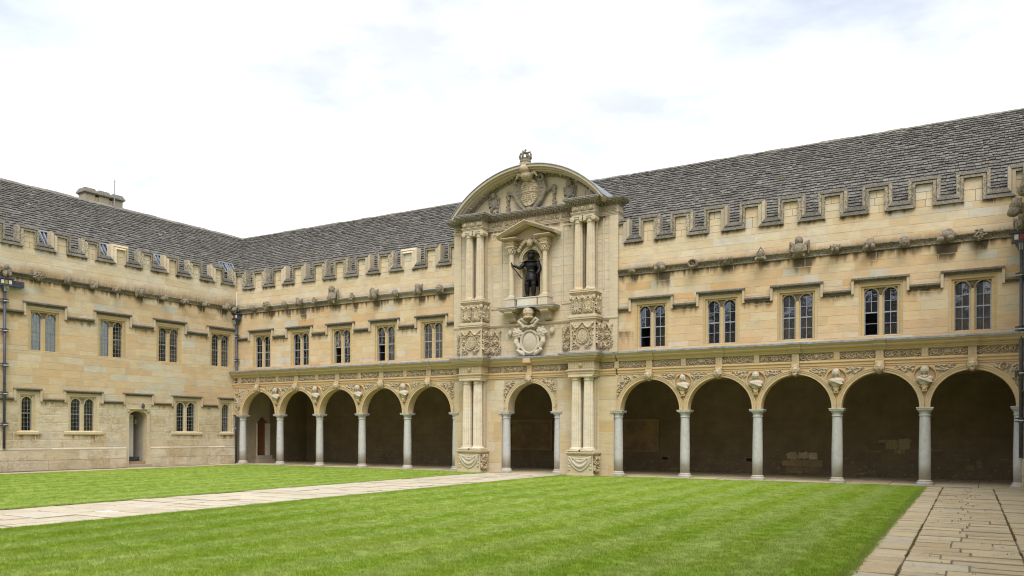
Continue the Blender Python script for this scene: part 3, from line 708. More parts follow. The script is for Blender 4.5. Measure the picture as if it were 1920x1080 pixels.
for a, b, leadtop in ((0, FL, True), (FR, RX, False)):
    x = a
    while x < b-.05:
        w = min(1.0+rr.random()*.7, b-x); w = b-x if b-x-w < .4 else w
        m = MB(); m.c = mulc((.27, .23, .165), .6+rr.random()*.7)
        m.prof([(.0, 8.10), (-.055, 8.10), (-.055, 8.135), (-.03, 8.15), (-.05, 8.22), (-.11, 8.27), (-.15, 8.30), (-.15, 8.335), (0, 8.36)], x+.002, x+w-.002); m.build('cornice_stone', gc, 'coping' if not leadtop else 'stone'); x += w
    if leadtop: m = MB(); m.prof([(.0, 8.345), (-.165, 8.325), (-.165, 8.345), (-.1, 8.39), (0, 8.415)], a+.01, b); m.build('lead_flashing', gc, 'lead')
for gx, gz, gw, gh, kind, gl in GM: grotesque(main, gx, gz, gw, gh, kind, rr)
parapet(main, MER, 9.40, 10.40, FAC, new=(8,), r=rr)
parapet(main, MER2, 9.40, 10.40, FAC, r=rr)
roof(main, FAC, lambda t: -(RY0+t), lambda t: RX+RY0+t, 300, random.Random(11))

# ---- arcade
ar = part('arcade_wall', main); AY = -.2; SPR, RIN = 2.65, 1.225
def spandrel(m, x0, x1, xc, r, z0, zt, y0, y1, stilt=0, n=36):
    ap = [(xc-r*math.cos(PI*i/n), z0+stilt+r*math.sin(PI*i/n)) for i in range(n+1)]
    top = [(lerp(x0, x1, i/n), zt) for i in range(n+1)]
    lowl, lowr = (x0, z0), (x1, z0)
    pts = [lowl]+([(ap[0][0], z0)])+ap+([(ap[-1][0], z0)])+[lowr]
    tt = [(x0, zt), (lerp(x0, x1, 0), zt)]+top+[(x1, zt), (x1, zt)]
    o = len(m.v); k = len(pts)
    for yy in (y0, y1):
        m.v += [(p[0], yy, p[1]) for p in pts]+[(q[0], yy, q[1]) for q in tt]
    for i in range(k-1):
        m.face([o+i, o+i+1, o+k+i+1, o+k+i]); m.face([o+2*k+i+1, o+2*k+i, o+3*k+i, o+3*k+i+1]); m.face([o+i+1, o+i, o+2*k+i, o+2*k+i+1], mulc(m.c, .98))
def archivolt(m, xc, z0, r0, r1, y, yb, half, n=40, c=None):
    o = len(m.v)
    cl = lambda x: max(xc-half, min(xc+half, x))
    for i in range(n+1):
        a = PI*i/n; ca, sa = -math.cos(a), math.sin(a)
        m.v += [(xc+r0*ca, y, z0+r0*sa), (cl(xc+r1*ca), y, z0+r1*sa), (cl(xc+r1*ca), yb, z0+r1*sa), (xc+r0*ca, yb, z0+r0*sa)]
    for i in range(n):
        p, q = o+4*i, o+4*i+4
        m.face([p, q, q+1, p+1], c); m.face([p+1, q+1, q+2, p+2], c); m.face([p+3, q+3, q, p], c)
ARC = (.56, .42, .245)
spans = [(LC[i], LC[i+1]) for i in range(5)]+[(RC[i], RC[i+1]) for i in range(5)]
for i, (a, b) in enumerate(spans):
    m = MB(); m.c = mulc(ARC, .97+rr.random()*.08); x0 = 0.0 if i == 0 else a; x1 = RX if i == 9 else b
    spandrel(m, x0, x1, (a+b)/2, RIN, SPR, 4.08, AY, .22); m.build('spandrel', ar, 'stone')
    arch = part('arch', main); m = MB(); m.c = mulc((.57, .45, .275), .96+rr.random()*.08)
    archivolt(m, (a+b)/2, SPR, RIN-.004, RIN+.075, AY-.025, .1, BAY/2); archivolt(m, (a+b)/2, SPR, RIN+.075, RIN+.135, AY-.045, AY, BAY/2-.004); archivolt(m, (a+b)/2, SPR, RIN+.135, RIN+.165, AY-.065, AY, BAY/2-.008); m.build('archivolt', arch, 'stone')
    k = MB(); xc = (a+b)/2; head(k, (xc, AY-.15, 4.0), .17, hair=1.1, beard=.9 if i in (7, 9) else 0, r=rr, seg=24, rings=18); k.ell((xc, AY-.04, 3.99), (.13, .12, .2), 10, 8); k.build('keystone_head', arch, 'carved', True, remesh=.0095)
    k = MB(); k.c = ARC; k.box(xc-.135, xc+.135, AY-.13, AY, 4.16, 4.335); k.box(xc-.115, xc+.115, AY-.14, AY-.13, 4.19, 4.21); k.box(xc-.115, xc+.115, AY-.14, AY-.13, 4.29, 4.31); k.build('keystone_block', arch, 'stone')
# entablature
def entab(parent, x0, x1, y, m0=0, m1=0):
    m = MB(); m.c = (.56, .41, .23); m.prof([(.3, 4.08), (y, 4.08), (y-.02, 4.085), (y-.02, 4.15), (y-.045, 4.155), (y-.045, 4.235), (y-.085, 4.27), (y-.085, 4.305), (y-.01, 4.335), (.3, 4.335)], x0, x1, m0=m0, m1=m1); m.build('architrave', parent, 'stone')
    m = MB(); m.c = (.48, .39, .25); m.prof([(.3, 4.335), (y, 4.335), (y, 4.352), (y+.05, 4.358), (y+.05, 4.605), (y, 4.612), (y, 4.63), (.3, 4.63)], x0, x1); m.build('frieze', parent, 'stone')
    m = MB(); m.c = (.52, .42, .26); m.prof(CORN(y), x0, x1, m0=m0, m1=m1); m.build('cornice', parent, 'stone')
    m = MB(); m.prof([(.02, 4.99), (y-.305, 4.925), (y-.325, 4.925), (y-.325, 4.985), (.02, 5.055)], x0, x1, m0=m0, m1=m1); m.build('lead_flashing', parent, 'lead')
def CORN(y): return [(.3, 4.63), (y-.04, 4.63), (y-.06, 4.67), (y-.10, 4.70), (y-.10, 4.735), (y-.17, 4.76), (y-.21, 4.80), (y-.21, 4.845), (y-.27, 4.88), (y-.30, 4.925), (.3, 4.985)]
en = part('entablature', main)
entab(en, 0.0, LC[5]-.04, AY); entab(en, RC[0]+.04, RX-.02, AY)
FPW = BAY/2-.255; FPM = [frieze_panel(FPW, .255, k).mesh('frieze_panel', 'carved', True) for k in range(6)]
for s, (cols, bs) in enumerate(((LC, bays[:5]), (RC, bays[5:]))):
    for j, b in enumerate(bs):
        m = MB(); m.c = (.51, .42, .27)                                # console over the keystone carries a break of the cornice
        m.box(b-.125, b+.125, AY-.075, AY+.02, 4.337, 4.64)
        for k in (-.07, 0, .07): m.box(b+k-.018, b+k+.018, AY-.092, AY-.075, 4.36, 4.60)
        m.prof([(q[0]-.075 if q[0] < .2 else q[0], q[1]+(.002 if q[0] < .2 else 0)) for q in CORN(AY)], b-.19, b+.19); m.build('console', en, 'stone')
        m = MB(); m.prof([(.01, 5.0), (AY-.38, 4.933), (AY-.40, 4.933), (AY-.40, 4.99), (.01, 5.06)], b-.2, b+.2); m.build('lead_flashing', en, 'lead')
        for k, x in enumerate((cols[j]+.115, b+.14)): link('frieze_panel', FPM[(j*2+k+s) % 6], en, (x, AY+.049, 4.355))
    for j, c in enumerate(cols):
        if (s == 0 and j == 5) or (s == 1 and j == 5): continue
        m = MB(); m.c = (.50, .41, .26); m.box(c-.1, c+.1, AY-.03, AY+.02, 4.337, 4.635)
        for k in (-.05, .05): m.box(c+k-.02, c+k+.02, AY-.045, AY-.03, 4.36, 4.6)
        m.build('console', en, 'stone')
# columns
cs = MB(); cs.lathe([(.178, .2), (.186, .8), (.184, 1.2), (.166, 2.3), (.165, 2.36)], 0, 0, 28); SHAFT = cs.mesh('shaft', 'marble', True)
cb = MB(); cb.lathe([(.255, .055), (.262, .085), (.255, .115), (.225, .13), (.215, .15), (.222, .165), (.222, .18), (.19, .195), (.18, .21)], 0, 0, 28); cb.box(-.262, .262, -.262, .262, 0, .056); CBASE = cb.mesh('base', 'marble')
cc = MB(); cc.lathe([(.166, 2.355), (.19, 2.365), (.19, 2.395), (.172, 2.41), (.172, 2.47), (.19, 2.49), (.225, 2.545), (.235, 2.565)], 0, 0, 28); cc.box(-.245, .245, -.245, .245, 2.565, 2.615); cc.box(-.262, .262, -.262, .262, 2.615, 2.648); CCAP = cc.mesh('capital', 'marble')
def column(parent, x, y=0.0):
    c = part('column', parent); c.location = (x, y, 0); c.rotation_euler = (0, 0, random.random()*.01)
    for nm, d in (('shaft', SHAFT), ('base', CBASE), ('capital', CCAP)): link(nm, d, c)
for x in LC+RC[:5]+[35.98]: column(main, x)
# roundels, brackets and trophies round each bust
BUSTX = LC[1:5]+RC[1:5]
def trophy(seed):
    r = random.Random(seed); w, h = .62, .42; bl = []; cu = []
    for k in range(4):
        a = r.random()*PI; x, z = .12+.13*k, h*(.62+.2*(r.random()-.3)); L = .1
        cu.append((seg2((x-L*math.cos(a), z-L*math.sin(a)), (x+L*math.cos(a), z+L*math.sin(a)), 14), .028, .028, .035))
    for k in range(16): bl.append((r.random()*.55, h*(.45+.5*r.random()), .02+.02*r.random(), .03+.015*r.random()))
    cu.append(([(w*k/40, h*(.9+.05*math.sin(k*.6))) for k in range(41)], .03, .008, .03))
    return relief(w, h, .017, cu, bl)
for j, x in enumerate(BUSTX):
    m = MB(); n = 32
    for rad, yy in ((.355, AY-.03),):
        o = len(m.v)
        for k in range(n):
            a = 2*PI*k/n; m.v += [(x+.335*math.cos(a), AY-.075, 3.68+.335*math.sin(a)), (x+.365*math.cos(a), AY-.085, 3.68+.365*math.sin(a)), (x+.375*math.cos(a), AY, 3.68+.375*math.sin(a)), (x+.32*math.cos(a), AY-.003, 3.68+.32*math.sin(a))]
        for k in range(n):
            p, q = o+4*k, o+4*((k+1) % n); m.face([p, p+1, q+1, q], ARC); m.face([p+1, p+2, q+2, q+1], ARC); m.face([p+3, p, q, q+3], ARC)
        m.face([o+4*k+3 for k in range(n)], mulc(ARC, .85))
    m.build('roundel', main, 'stone')
    m = MB(); m.c = ARC; m.box(x-.085, x+.085, AY-.16, AY, 3.30, 3.375); m.box(x-.075, x+.075, AY-.13, AY, 3.18, 3.30, tx=-.0); m.ell((x, AY-.1, 3.27), (.075, .08, .06), 12, 8); m.box(x-.1, x+.1, AY-.04, AY, 3.15, 3.18); m.build('bust_bracket', main, 'stone')
    for s in (-1, 1):
        t = trophy(j*2+(s > 0)); xs = [v for v in t.v]
        def keep(vx, vz): return math.hypot(vx-(x+s*BAY/2), vz-SPR) > RIN+.18 and math.hypot(vx-x, vz-3.68) > .385
        q = MB(); mp_ = {}
        for f in t.f:
            P4 = [(x+s*(.3+t.v[i][0]), AY-.001+t.v[i][1], 3.655+t.v[i][2]) for i in f]
            if all(keep(a, c) for a, b, c in P4):
                ids = []
                for i, p in zip(f, P4):
                    if i not in mp_: mp_[i] = len(q.v); q.v.append(p)
                    ids.append(mp_[i])
                q.face(ids if s > 0 else ids[::-1])
        if q.f: q.build('trophy_relief', main, 'carved', True)
def leafy(seed, w=1.2, h=1.36):
    r = random.Random(seed); cu = []; bl = []
    for k in range(9):
        x, z = r.random()*w*.6, h*(.25+.7*r.random()); cu.append((spiral(x, z, .1+.05*r.random(), r.random()*6, 1.2*r.choice((-1, 1))), .03, .018, .045)); 
    for k in range(60): bl.append((r.random()*w, h*r.random(), .022+.025*r.random(), .03+.025*r.random()))
    bl += face_blobs(.2, h*.8, .1, .05)
    return cu, bl
for j, (x, s, cen) in enumerate(((.13, 1, bays[0]), (LC[5]-.03, -1, bays[4]), (RC[0]+.03, 1, bays[5]), (36.0, -1, bays[9]))):
    cu, bl = leafy(j+40); w, h = 1.2, 1.36
    t = relief(w, h, .0185, cu, bl, mask=lambda X, Z: np.hypot(x+s*X-cen, Z+2.70-SPR) > RIN+.19)
    t.v = [(x+s*a, AY-.001+b, 2.70+c) for a, b, c in t.v]
    if s < 0: t.f = [f[::-1] for f in t.f]
    t.build('spandrel_relief', main, 'carved', True)
# loggia behind the arcade
BW = 5.3
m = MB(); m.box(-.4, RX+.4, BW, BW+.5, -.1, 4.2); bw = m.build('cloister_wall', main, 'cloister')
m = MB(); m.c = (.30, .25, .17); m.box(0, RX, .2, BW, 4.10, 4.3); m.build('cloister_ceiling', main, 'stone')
ew = part('end_wall', main)
DY0, DY1, DZ0, DZ1 = 1.42, 2.36, .42, 2.62
m = MB(); m.c = (.36, .32, .245); m.box(-.3, .03, .25, DY0, 0, 4.1); m.build('end_wall_lit_tone', ew, 'rough')  # paler stretch before the door: daylight reaching in, put into the colour
m = MB(); m.c = (.2, .17, .12); m.box(-.3, .03, DY1, BW, 0, 4.1); m.build('end_wall_shade_tone', ew, 'cloister')  # darker stretch past the door: light falloff painted as a darker material
def yz(m, poly, x0, x1, c=None): n = len(poly); m.add([(x0, a, b) for a, b in poly]+[(x1, a, b) for a, b in poly], [tuple(range(n)), tuple(reversed(range(n, 2*n)))]+[(k, n+k, n+(k+1) % n, (k+1) % n) for k in range(n)], c)
dm = (DY0+DY1)/2; hwd = (DY1-DY0)/2; pa_ = lambda k, q: [(dm-q*hwd*math.cos(PI*t/12), DZ1-.42+.42*q*(1-abs(math.cos(PI*t/12))**1.7)) for t in range(13)]
m = MB(); m.c = (.33, .29, .22); yz(m, [(DY0, DZ1-.42)]+pa_(0, 1)[1:-1]+[(DY1, DZ1-.42), (DY1, 4.1), (DY0, 4.1)], -.3, .028); m.box(-.3, .028, DY0, DY1, 0, DZ0); m.build('door_head', ew, 'stone')
m = MB(); m.c = (.66, .64, .58); m.box(-.3, .05, DY1-.17, DY1+.02, DZ0, DZ1-.40); m.box(-.3, .045, DY0-.05, DY0+.04, DZ0, DZ1-.40); m.build('door_jamb', ew, 'stone')
m = MB(); yz(m, [(DY0+.02, DZ0)]+pa_(0, .95)+[(DY1-.1, DZ0)], -.24, -.17)
for k in range(3): m.box(-.17, -.15, DY0+.1+.21*k, DY0+.24+.21*k, DZ0+.1, DZ0+.85); m.box(-.17, -.15, DY0+.1+.21*k, DY0+.24+.21*k, DZ0+.98, DZ0+1.75)
m.build('door', ew, 'wood')
m = MB(); m.c = (.40, .37, .3); m.box(0, .35, DY0-.1, DY1+.1, 0, .21); m.box(0, .2, DY0-.05, DY1+.05, .21, .42); m.build('door_step', ew, 'stone')
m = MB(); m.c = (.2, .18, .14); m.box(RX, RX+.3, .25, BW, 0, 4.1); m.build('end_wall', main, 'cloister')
# tablets, vents and bare patches on the cloister wall
for a, b in ((14.2, 16.45), (19.95, 21.98)):
    t = part('wall_tablet', main); m = MB(); m.c = (.23, .165, .10)
    m.box(a, b, BW-.03, BW, .97, 2.30); m.build('panel', t, 'stone'); m = MB(); m.c = (.30, .22, .135)
    for q in ((a-.1, b+.1, .87, .97), (a-.1, b+.1, 2.30, 2.42), (a-.1, a, .97, 2.30), (b, b+.1, .97, 2.30)): m.box(q[0], q[1], BW-.07, BW, q[2], q[3])
    m.build('tablet_frame', t, 'stone')
for x in (22.36, 26.2):
    v = part('wall_vent', main); m = MB(); m.c = (.01, .01, .01); m.box(x-.14, x+.14, BW-.012, BW, .52, .67); m.build('grille', v, 'dark')
    m = MB(); m.c = (.3, .27, .2); m.box(x-.17, x+.17, BW-.02, BW, .67, .7); m.box(x-.17, x+.17, BW-.02, BW, .49, .52); m.box(x-.17, x-.14, BW-.02, BW, .52, .67); m.box(x+.14, x+.17, BW-.02, BW, .52, .67); m.build('vent_frame', v, 'stone')
pr_ = random.Random(5)
def jag(x0, x1, z0, z1, a):
    P = []
    for (p, q) in (((x0, z0), (x1, z0)), ((x1, z0), (x1, z1)), ((x1, z1), (x0, z1)), ((x0, z1), (x0, z0))):
        for k in range(7): t = k/7; P.append((lerp(p[0], q[0], t)+(pr_.random()-.5)*a, lerp(p[1], q[1], t)+(pr_.random()-.5)*a))
    return P
for x, z, w, h, c in ((28.0, .80, .42, .30, (.30, .26, .19)), (28.44, .83, .40, .27, (.33, .29, .22)), (28.84, .80, .34, .28, (.36, .32, .25)), (27.86, .49, .5, .27, (.28, .19, .09)), (28.42, .50, .56, .27, (.21, .165, .1)), (28.98, .49, .5, .27, (.2, .16, .1)), (28.1, .2, .7, .27, (.17, .135, .085)), (28.8, .2, .6, .27, (.16, .13, .08)),
                      (31.86, 1.34, .44, .36, (.27, .23, .16)), (32.32, 1.36, .42, .40, (.29, .25, .18)), (31.5, 1.46, .3, .12, (.21, .18, .12)), (32.15, 1.05, .36, .2, (.26, .22, .14)), (31.2, 1.02, .5, .06, (.2, .165, .1)), (33.2, 1.1, .9, .04, (.2, .165, .1)), (34.6, .45, .26, .2, (.18, .15, .1)), (34.9, .6, .2, .3, (.17, .14, .095)), (23.0, .1, .7, .1, (.2, .17, .12)), (25.6, .1, .5, .08, (.2, .17, .12))):
    m = MB(); m.c = mulc(c, 1.7); m.prism(jag(x-w/2, x+w/2, z-h/2, z+h/2, .065), BW-.006, BW+.02); m.build('bare_stone', main, 'rough')

# ================================================================== THE FRONTISPIECE
fr = thing('frontispiece', 'tall carved stone centrepiece with paired columns, royal arms and a curved pediment', 'gatehouse', Matrix.Translation((CX, 0, 0)))
FPAL = PALE; rf = random.Random(21)
def tiers(m, x0, x1, yf, yb, lst, c=None, ends=(1, 1)):
    for o, z0, z1 in lst: m.box(x0-o*ends[0], x1+o*ends[1], yf-o, yb, z0, z1, c)
FFR = Matrix.Translation((CX, 0, 0))
# lower storey wall
lw_ = part('lower_wall', fr)
for s in (-1, 1):
    m = MB(); m.c = (.6, .53, .4)
    a, b = sorted((s*1.42, s*3.84)); m.box(a, b, AY+.006, .35, 0, SPR+.002)
    a, b = sorted((s*1.30, s*(3.90 if s < 0 else 3.98))); m.box(a, b, AY+.006, .35, SPR+.002, 4.08); m.build('wall_core', lw_, 'stone')
m = MB(); m.c = (.52, .43, .28); spandrel(m, -1.3, 1.3, 0, 1.08, SPR, 4.08, AY, .35, stilt=.16); m.build('spandrel', lw_, 'stone')
blk = []
for s in (-1, 1):
    for a, b, z0, z1 in ((1.42, 2.14, 0, SPR), (3.2, 3.84, 0, SPR), (1.30, 2.14, SPR, 4.06), (3.2, 3.90 if s < 0 else 3.98, SPR, 4.06)):
        a, b = sorted((s*a, s*b)); blk += courses(a, b, z0, z1, [], .42, .4, .75, rf)
masonry(lw_, blk, [((.53, .45, .30), 4), ((.52, .42, .26), 4), ((.48, .36, .2), 2), ((.55, .49, .37), 3)], FFR, 200, y=AY)
arch = part('arch', fr); m = MB(); m.c = (.54, .46, .31)
archivolt(m, 0, SPR+.16, 1.076, 1.15, AY-.025, .1, 1.3); archivolt(m, 0, SPR+.16, 1.15, 1.21, AY-.045, AY, 1.3); archivolt(m, 0, SPR+.16, 1.21, 1.235, AY-.06, AY, 1.3)
for s in (-1, 1):
    a, b = sorted((s*1.08, s*1.235)); m.box(a-.004, b-.003, AY-.03, .1, SPR+.001, SPR+.159)
m.build('archivolt', arch, 'stone')
k = MB(); head(k, (0, AY-.15, 4.02), .16, hair=1.1, r=rf, seg=24, rings=18); k.ell((0, AY-.04, 4.0), (.13, .12, .2), 10, 8); k.build('keystone_head', arch, 'carved', True, remesh=.013)
m = MB(); m.c = ARC; m.box(-.14, .14, AY-.13, AY, 4.17, 4.335); m.build('keystone_block', arch, 'stone')
for s in (-1, 1): column(fr, s*1.27)
for j, s in enumerate((-1, 1)):
    cu, bl = leafy(60+j, 1.15, 1.2)
    t = relief(1.15, 1.2, .0185, cu, bl, mask=lambda X, Z: np.hypot(-s*1.28+s*X, Z+2.85-SPR-.16) > 1.26)
    t.v = [(-s*1.28+s*a, AY-.001+b, 2.85+c) for a, b, c in t.v]
    if s < 0: t.f = [f[::-1] for f in t.f]
    t.build('spandrel_relief', fr, 'carved', True)
# fluted column, doric below and ionic above
def fluted(parent, x, y, z0, z1, r, order, name='column'):
    c = part(name, parent); tint = (.66, .61, .50) if order == 'doric' else (.58, .51, .385)
    bh = .16; ch = .2 if order == 'doric' else .28
    m = MB(); m.c = mulc(tint, 1.02); m.box(x-r*1.42, x+r*1.42, y-r*1.42, y+r*1.42, z0, z0+.05); m.lathe([(r*1.35, z0+.05), (r*1.4, z0+.075), (r*1.33, z0+.1), (r*1.15, z0+.115), (r*1.2, z0+.135), (r*1.02, z0+bh)], x, y, 28); m.build('base', c, 'stone')
    m = MB(); m.c = tint; h = z1-ch-z0-bh; m.lathe([(r*1.0, z0+bh), (r, z0+bh+h*.33), (r*.96, z0+bh+h*.66), (r*.87, z1-ch)], x, y, 32, flute=.13); m.build('shaft', c, 'stone')
    m = MB(); m.c = mulc(tint, .95)
    if order == 'doric':
        m.lathe([(r*.88, z1-ch), (r*1.0, z1-ch+.01), (r*1.0, z1-ch+.035), (r*.9, z1-ch+.045), (r*.9, z1-.1), (r*1.2, z1-.055)], x, y, 28); m.box(x-r*1.28, x+r*1.28, y-r*1.28, y+r*1.28, z1-.055, z1)
    else:
        m.lathe([(r*.88, z1-ch), (r*1.0, z1-ch+.012), (r*.95, z1-ch+.04), (r*1.05, z1-.06)], x, y, 24); m.box(x-r*1.3, x+r*1.3, y-r*1.2, y+r*1.2, z1-.05, z1)
        for s in (-1, 1):                                                # volutes
            m.tube([(x+s*r*1.15, y-r*1.25, z1-.12), (x+s*r*1.15, y+r*1.0, z1-.12)], r*.55, 14); m.tube([(x+s*r*1.15, y-r*1.33, z1-.12), (x+s*r*1.15, y-r*1.2, z1-.12)], r*.26, 10)
        for k in range(5): m.ell((x-.6*r+.3*r*k, y-r*1.05, z1-.1), (r*.16, r*.16, r*.22), 6, 5)
    m.build('capital', c, 'stone')
CXS = (2.385, 2.92)
def drape(w, h):
    nx, nz_ = 56, 34; m = MB(); m.c = (.56, .49, .36)
    for j in range(nz_+1):
        for i in range(nx+1):
            u, v = i/nx, j/nz_; x = (u-.5)*2; sag = .82-.55*(x*x); d = 0                 # cloth hangs between two corners
            zt = .93-.10*(1-x*x); zb = .10+.55*abs(x)**1.8
            if zb < v < zt:
                t = (zt-v)/(zt-zb); d = .03+.022*math.sin((v*9-2.2*x*x*3)*2.4)*(1-.3*t)+.03*math.sin(PI*min(1, t))
            if v > .78 and abs(v-(.9-.12*(1-x*x)**2)) < .06: d = max(d, .055+.012*math.sin(u*40))
            if abs(x) > .84: d = max(d, .035+.014*math.sin(v*36+x*5)) if v > .15 else d
            m.v.append((u*w, -max(0, d), v*h))
    for j in range(nz_):
        for i in range(nx): q = j*(nx+1)+i; m.face([q, q+1, q+nx+2, q+nx+1])
    return m
def panel_relief(w, h, seed, oval=True):
    r = random.Random(seed); cu = []; bl = []
    if oval:
        cu.append(([(w/2+w*.27*math.cos(a), h*.5+h*.27*math.sin(a)) for a in np.linspace(0, 2*PI, 60)], .03, .03, .05))
        cu.append(([(w/2+w*.19*math.cos(a)*k, h*.5+h*.2*math.sin(a)*k) for k in (.25, .5, .75, 1) for a in np.linspace(0, 2*PI, 40)], .045, .045, .03))
    for s in (-1, 1):
        cu.append(([(w/2+s*w*(.04+.42*t), h*(.95-.16*math.sin(PI*t)-.03*t)) for t in np.linspace(0, 1, 30)], .035, .05, .06))
        cu.append((spiral(w/2+s*w*.36, h*.72, .07, 1, s*1.3), .028, .018, .055)); cu.append((spiral(w/2+s*w*.37, h*.22, .09, 4, -s*1.3), .032, .02, .06)); cu.append((spiral(w/2+s*w*.2, h*.13, .07, 2, s*1.3), .03, .018, .06))
        cu.append(([(w/2+s*w*(.4+.03*math.sin(t*7)), h*(.3+.4*t)) for t in np.linspace(0, 1, 24)], .03, .03, .05))
        for k in range(16): bl.append((w/2+s*w*(.3+.18*r.random()), h*(.06+.86*r.random()), .02+.02*r.random(), .04+.025*r.random()))
    if not oval: bl += face_blobs(w/2, h*.55, min(w, h)*.33, .05)+[(w*(.12+.76*r.random()), h*(.05+.9*r.random()), .02+.03*r.random(), .04+.03*r.random()) for _ in range(26)]
    return relief(w, h, .0165, cu, bl)
DR = drape(1.02, .70).mesh('drapery_relief', 'bust', True); PRW = [panel_relief(1.0, 1.16, 1).mesh('panel_relief', 'carved', True), panel_relief(.56, 1.12, 2, False).mesh('panel_relief', 'carved', True), panel_relief(.46, .74, 3).mesh('panel_relief', 'carved', True), panel_relief(.5, .8, 4, False).mesh('panel_relief', 'carved', True)]
for s in (-1, 1):
    a, b = sorted((s*2.10, s*3.23)); bay = part('column_bay', fr)
    m = MB(); m.c = (.55, .48, .34); tiers(m, a, b, -.85, AY, [(.035, 0, .06), (.02, .06, .1), (0, .1, .84), (.025, .84, .87), (.055, .87, .91), (.085, .91, .965), (.0, .965, 1.0)]); m.build('pedestal', bay, 'stone', bevel=.006)
    link('drapery_relief', DR, bay, (a+.055, -.848, .12)); o = link('panel_relief', PRW[3], bay, (b+.0015, -.82, .1)); o.rotation_euler = (0, 0, PI/2); o.scale = (1, 1, .9)
    for x in CXS:
        fluted(fr, s*x, -.6, 1.0, 4.075, .212, 'doric')
        m = MB(); m.c = (.52, .45, .33); m.box(s*x-.2, s*x+.2, AY-.17, AY, 1.0, 4.075)
        for k in range(5): m.box(s*x-.18+.08*k, s*x-.14+.08*k, AY-.195, AY-.17, 1.15, 3.9)
        for k in range(2): m.box(s*x+.2, s*x+.22, AY-.15+.08*k, AY-.11+.08*k, 1.15, 3.9)
        m.build('pilaster', bay, 'stone')
    m = MB(); m.c = (.55, .47, .33); tiers(m, a, b, -.82, AY, [(0, 4.077, 4.15), (.02, 4.15, 4.235), (.05, 4.235, 4.27), (.08, 4.27, 4.305), (.01, 4.305, 4.34), (0, 4.34, 4.635)])
    for k in range(15):
        x = a+.05+(b-a-.1)*k/14
        if abs(x-(a+b)/2) > .12: m.box(x-.02, x+.02, -.838, -.82, 4.37, 4.60)
    for k in range(6): m.box(b, b+.016, -.78+.09*k, -.74+.09*k, 4.37, 4.6)
    m.build('entablature_block', bay, 'stone')
    k = MB(); head(k, ((a+b)/2, -.86, 4.48), .09, r=rf, curls=False, seg=18, rings=14); k.build('frieze_head', bay, 'carved', True, remesh=.012)
    m = MB(); m.c = (.49, .42, .27); tiers(m, a, b, -.82, AY, [(.04, 4.637, 4.67), (.10, 4.67, 4.735), (.17, 4.735, 4.77), (.21, 4.77, 4.845), (.27, 4.845, 4.89), (.30, 4.89, 4.93)]); m.build('cornice', bay, 'stone')
    m = MB(); tiers(m, a, b, -.82, AY, [(.325, 4.932, 4.985)]); m.add([(a-.3, -1.12, 4.985), (b+.3, -1.12, 4.985), (b+.1, -.1, 5.06), (a-.1, -.1, 5.06)], [(0, 1, 2, 3)]); m.build('lead_flashing', bay, 'lead')
    # upper storey: pedestals
    a, b = sorted((s*2.13, s*3.25)); m = MB(); m.c = (.53, .46, .34)
    tiers(m, a, b, -.70, -.1, [(.03, 5.03, 5.09), (0, 5.09, 6.30), (.02, 6.30, 6.36), (.07, 6.36, 6.43), (.09, 6.43, 6.50), (.03, 6.50, 6.56)]); m.build('lower_pedestal', bay, 'stone', bevel=.006)
    link('panel_relief', PRW[0], bay, (a+.06, -.699, 5.11)); o = link('panel_relief', PRW[1], bay, (b+.001, -.68, 5.12)); o.rotation_euler = (0, 0, PI/2)
    for q, w in ((1.50, .56), (3.28, .5)):
        x = s*q if s > 0 else s*(q+w); o = link('panel_relief', PRW[1], bay, (x, -.109, 5.12)); o.scale = (w/.56, 1, 1)
    a, b = sorted((s*2.16, s*3.18)); m = MB(); m.c = (.52, .45, .33)
    tiers(m, a, b, -.66, -.1, [(.0, 6.56, 7.36), (.02, 7.36, 7.40), (.05, 7.40, 7.45), (.09, 7.45, 7.50), (.0, 7.50, 7.53)]); m.build('upper_pedestal', bay, 'stone', bevel=.005)
    for k in (0, 1): link('panel_relief', PRW[2], bay, (a+.03+.51*k, -.659, 6.59))
    o = link('panel_relief', PRW[2], bay, (b+.001, -.62, 6.59)); o.rotation_euler = (0, 0, PI/2)
    for k in (0, 1, 2):
        q = MB(); q.ell((a+.0+.51*k, -.69, 7.24), (.075, .07, .11), 10, 8); q.ell((a+.51*k, -.74, 7.22), (.03, .04, .04), 6, 5); q.build('corner_mask', bay, 'carved', True)
    for x in CXS:
        fluted(fr, s*x, -.46, 7.53, 10.585, .178, 'ionic')
        m = MB(); m.c = (.49, .43, .32); m.box(s*x-.17, s*x+.17, -.22, -.1, 7.53, 10.585)
        for k in range(5): m.box(s*x-.155+.068*k, s*x-.12+.068*k, -.24, -.22, 7.7, 10.3)
        m.build('pilaster', bay, 'stone')
    m = MB(); m.c = (.50, .44, .33); tiers(m, a, b, -.66, -.1, [(0, 10.59, 10.65), (.02, 10.65, 10.70), (.05, 10.70, 10.73), (0, 10.73, 10.99)]); m.build('entablature_block', bay, 'stone')
    for k in range(3):
        q = MB(); head(q, (a+.16+.35*k, -.69, 10.86), .105, r=rf, seg=18, rings=14, curls=False)
        for e in (-1, 1): q.ell((a+.16+.35*k+e*.12, -.67, 10.86), (.05, .05, .08), 8, 6)
        q.build('frieze_head', bay, 'carved', True, remesh=.013)
    m = MB(); m.c = (.33, .29, .22); tiers(m, a, b, -.66, -.1, [(.03, 10.992, 11.03), (.08, 11.03, 11.07), (.19, 11.10, 11.14), (.24, 11.14, 11.19), (.28, 11.19, 11.24)]); m.box(a-.1, b+.1, -.76, -.1, 11.07, 11.10)
    n = 13
    for k in range(n): x = lerp(a-.08, b+.08, k/(n-1)); m.box(x-.02, x+.02, -.83, -.75, 11.045, 11.10, (.33, .29, .22))
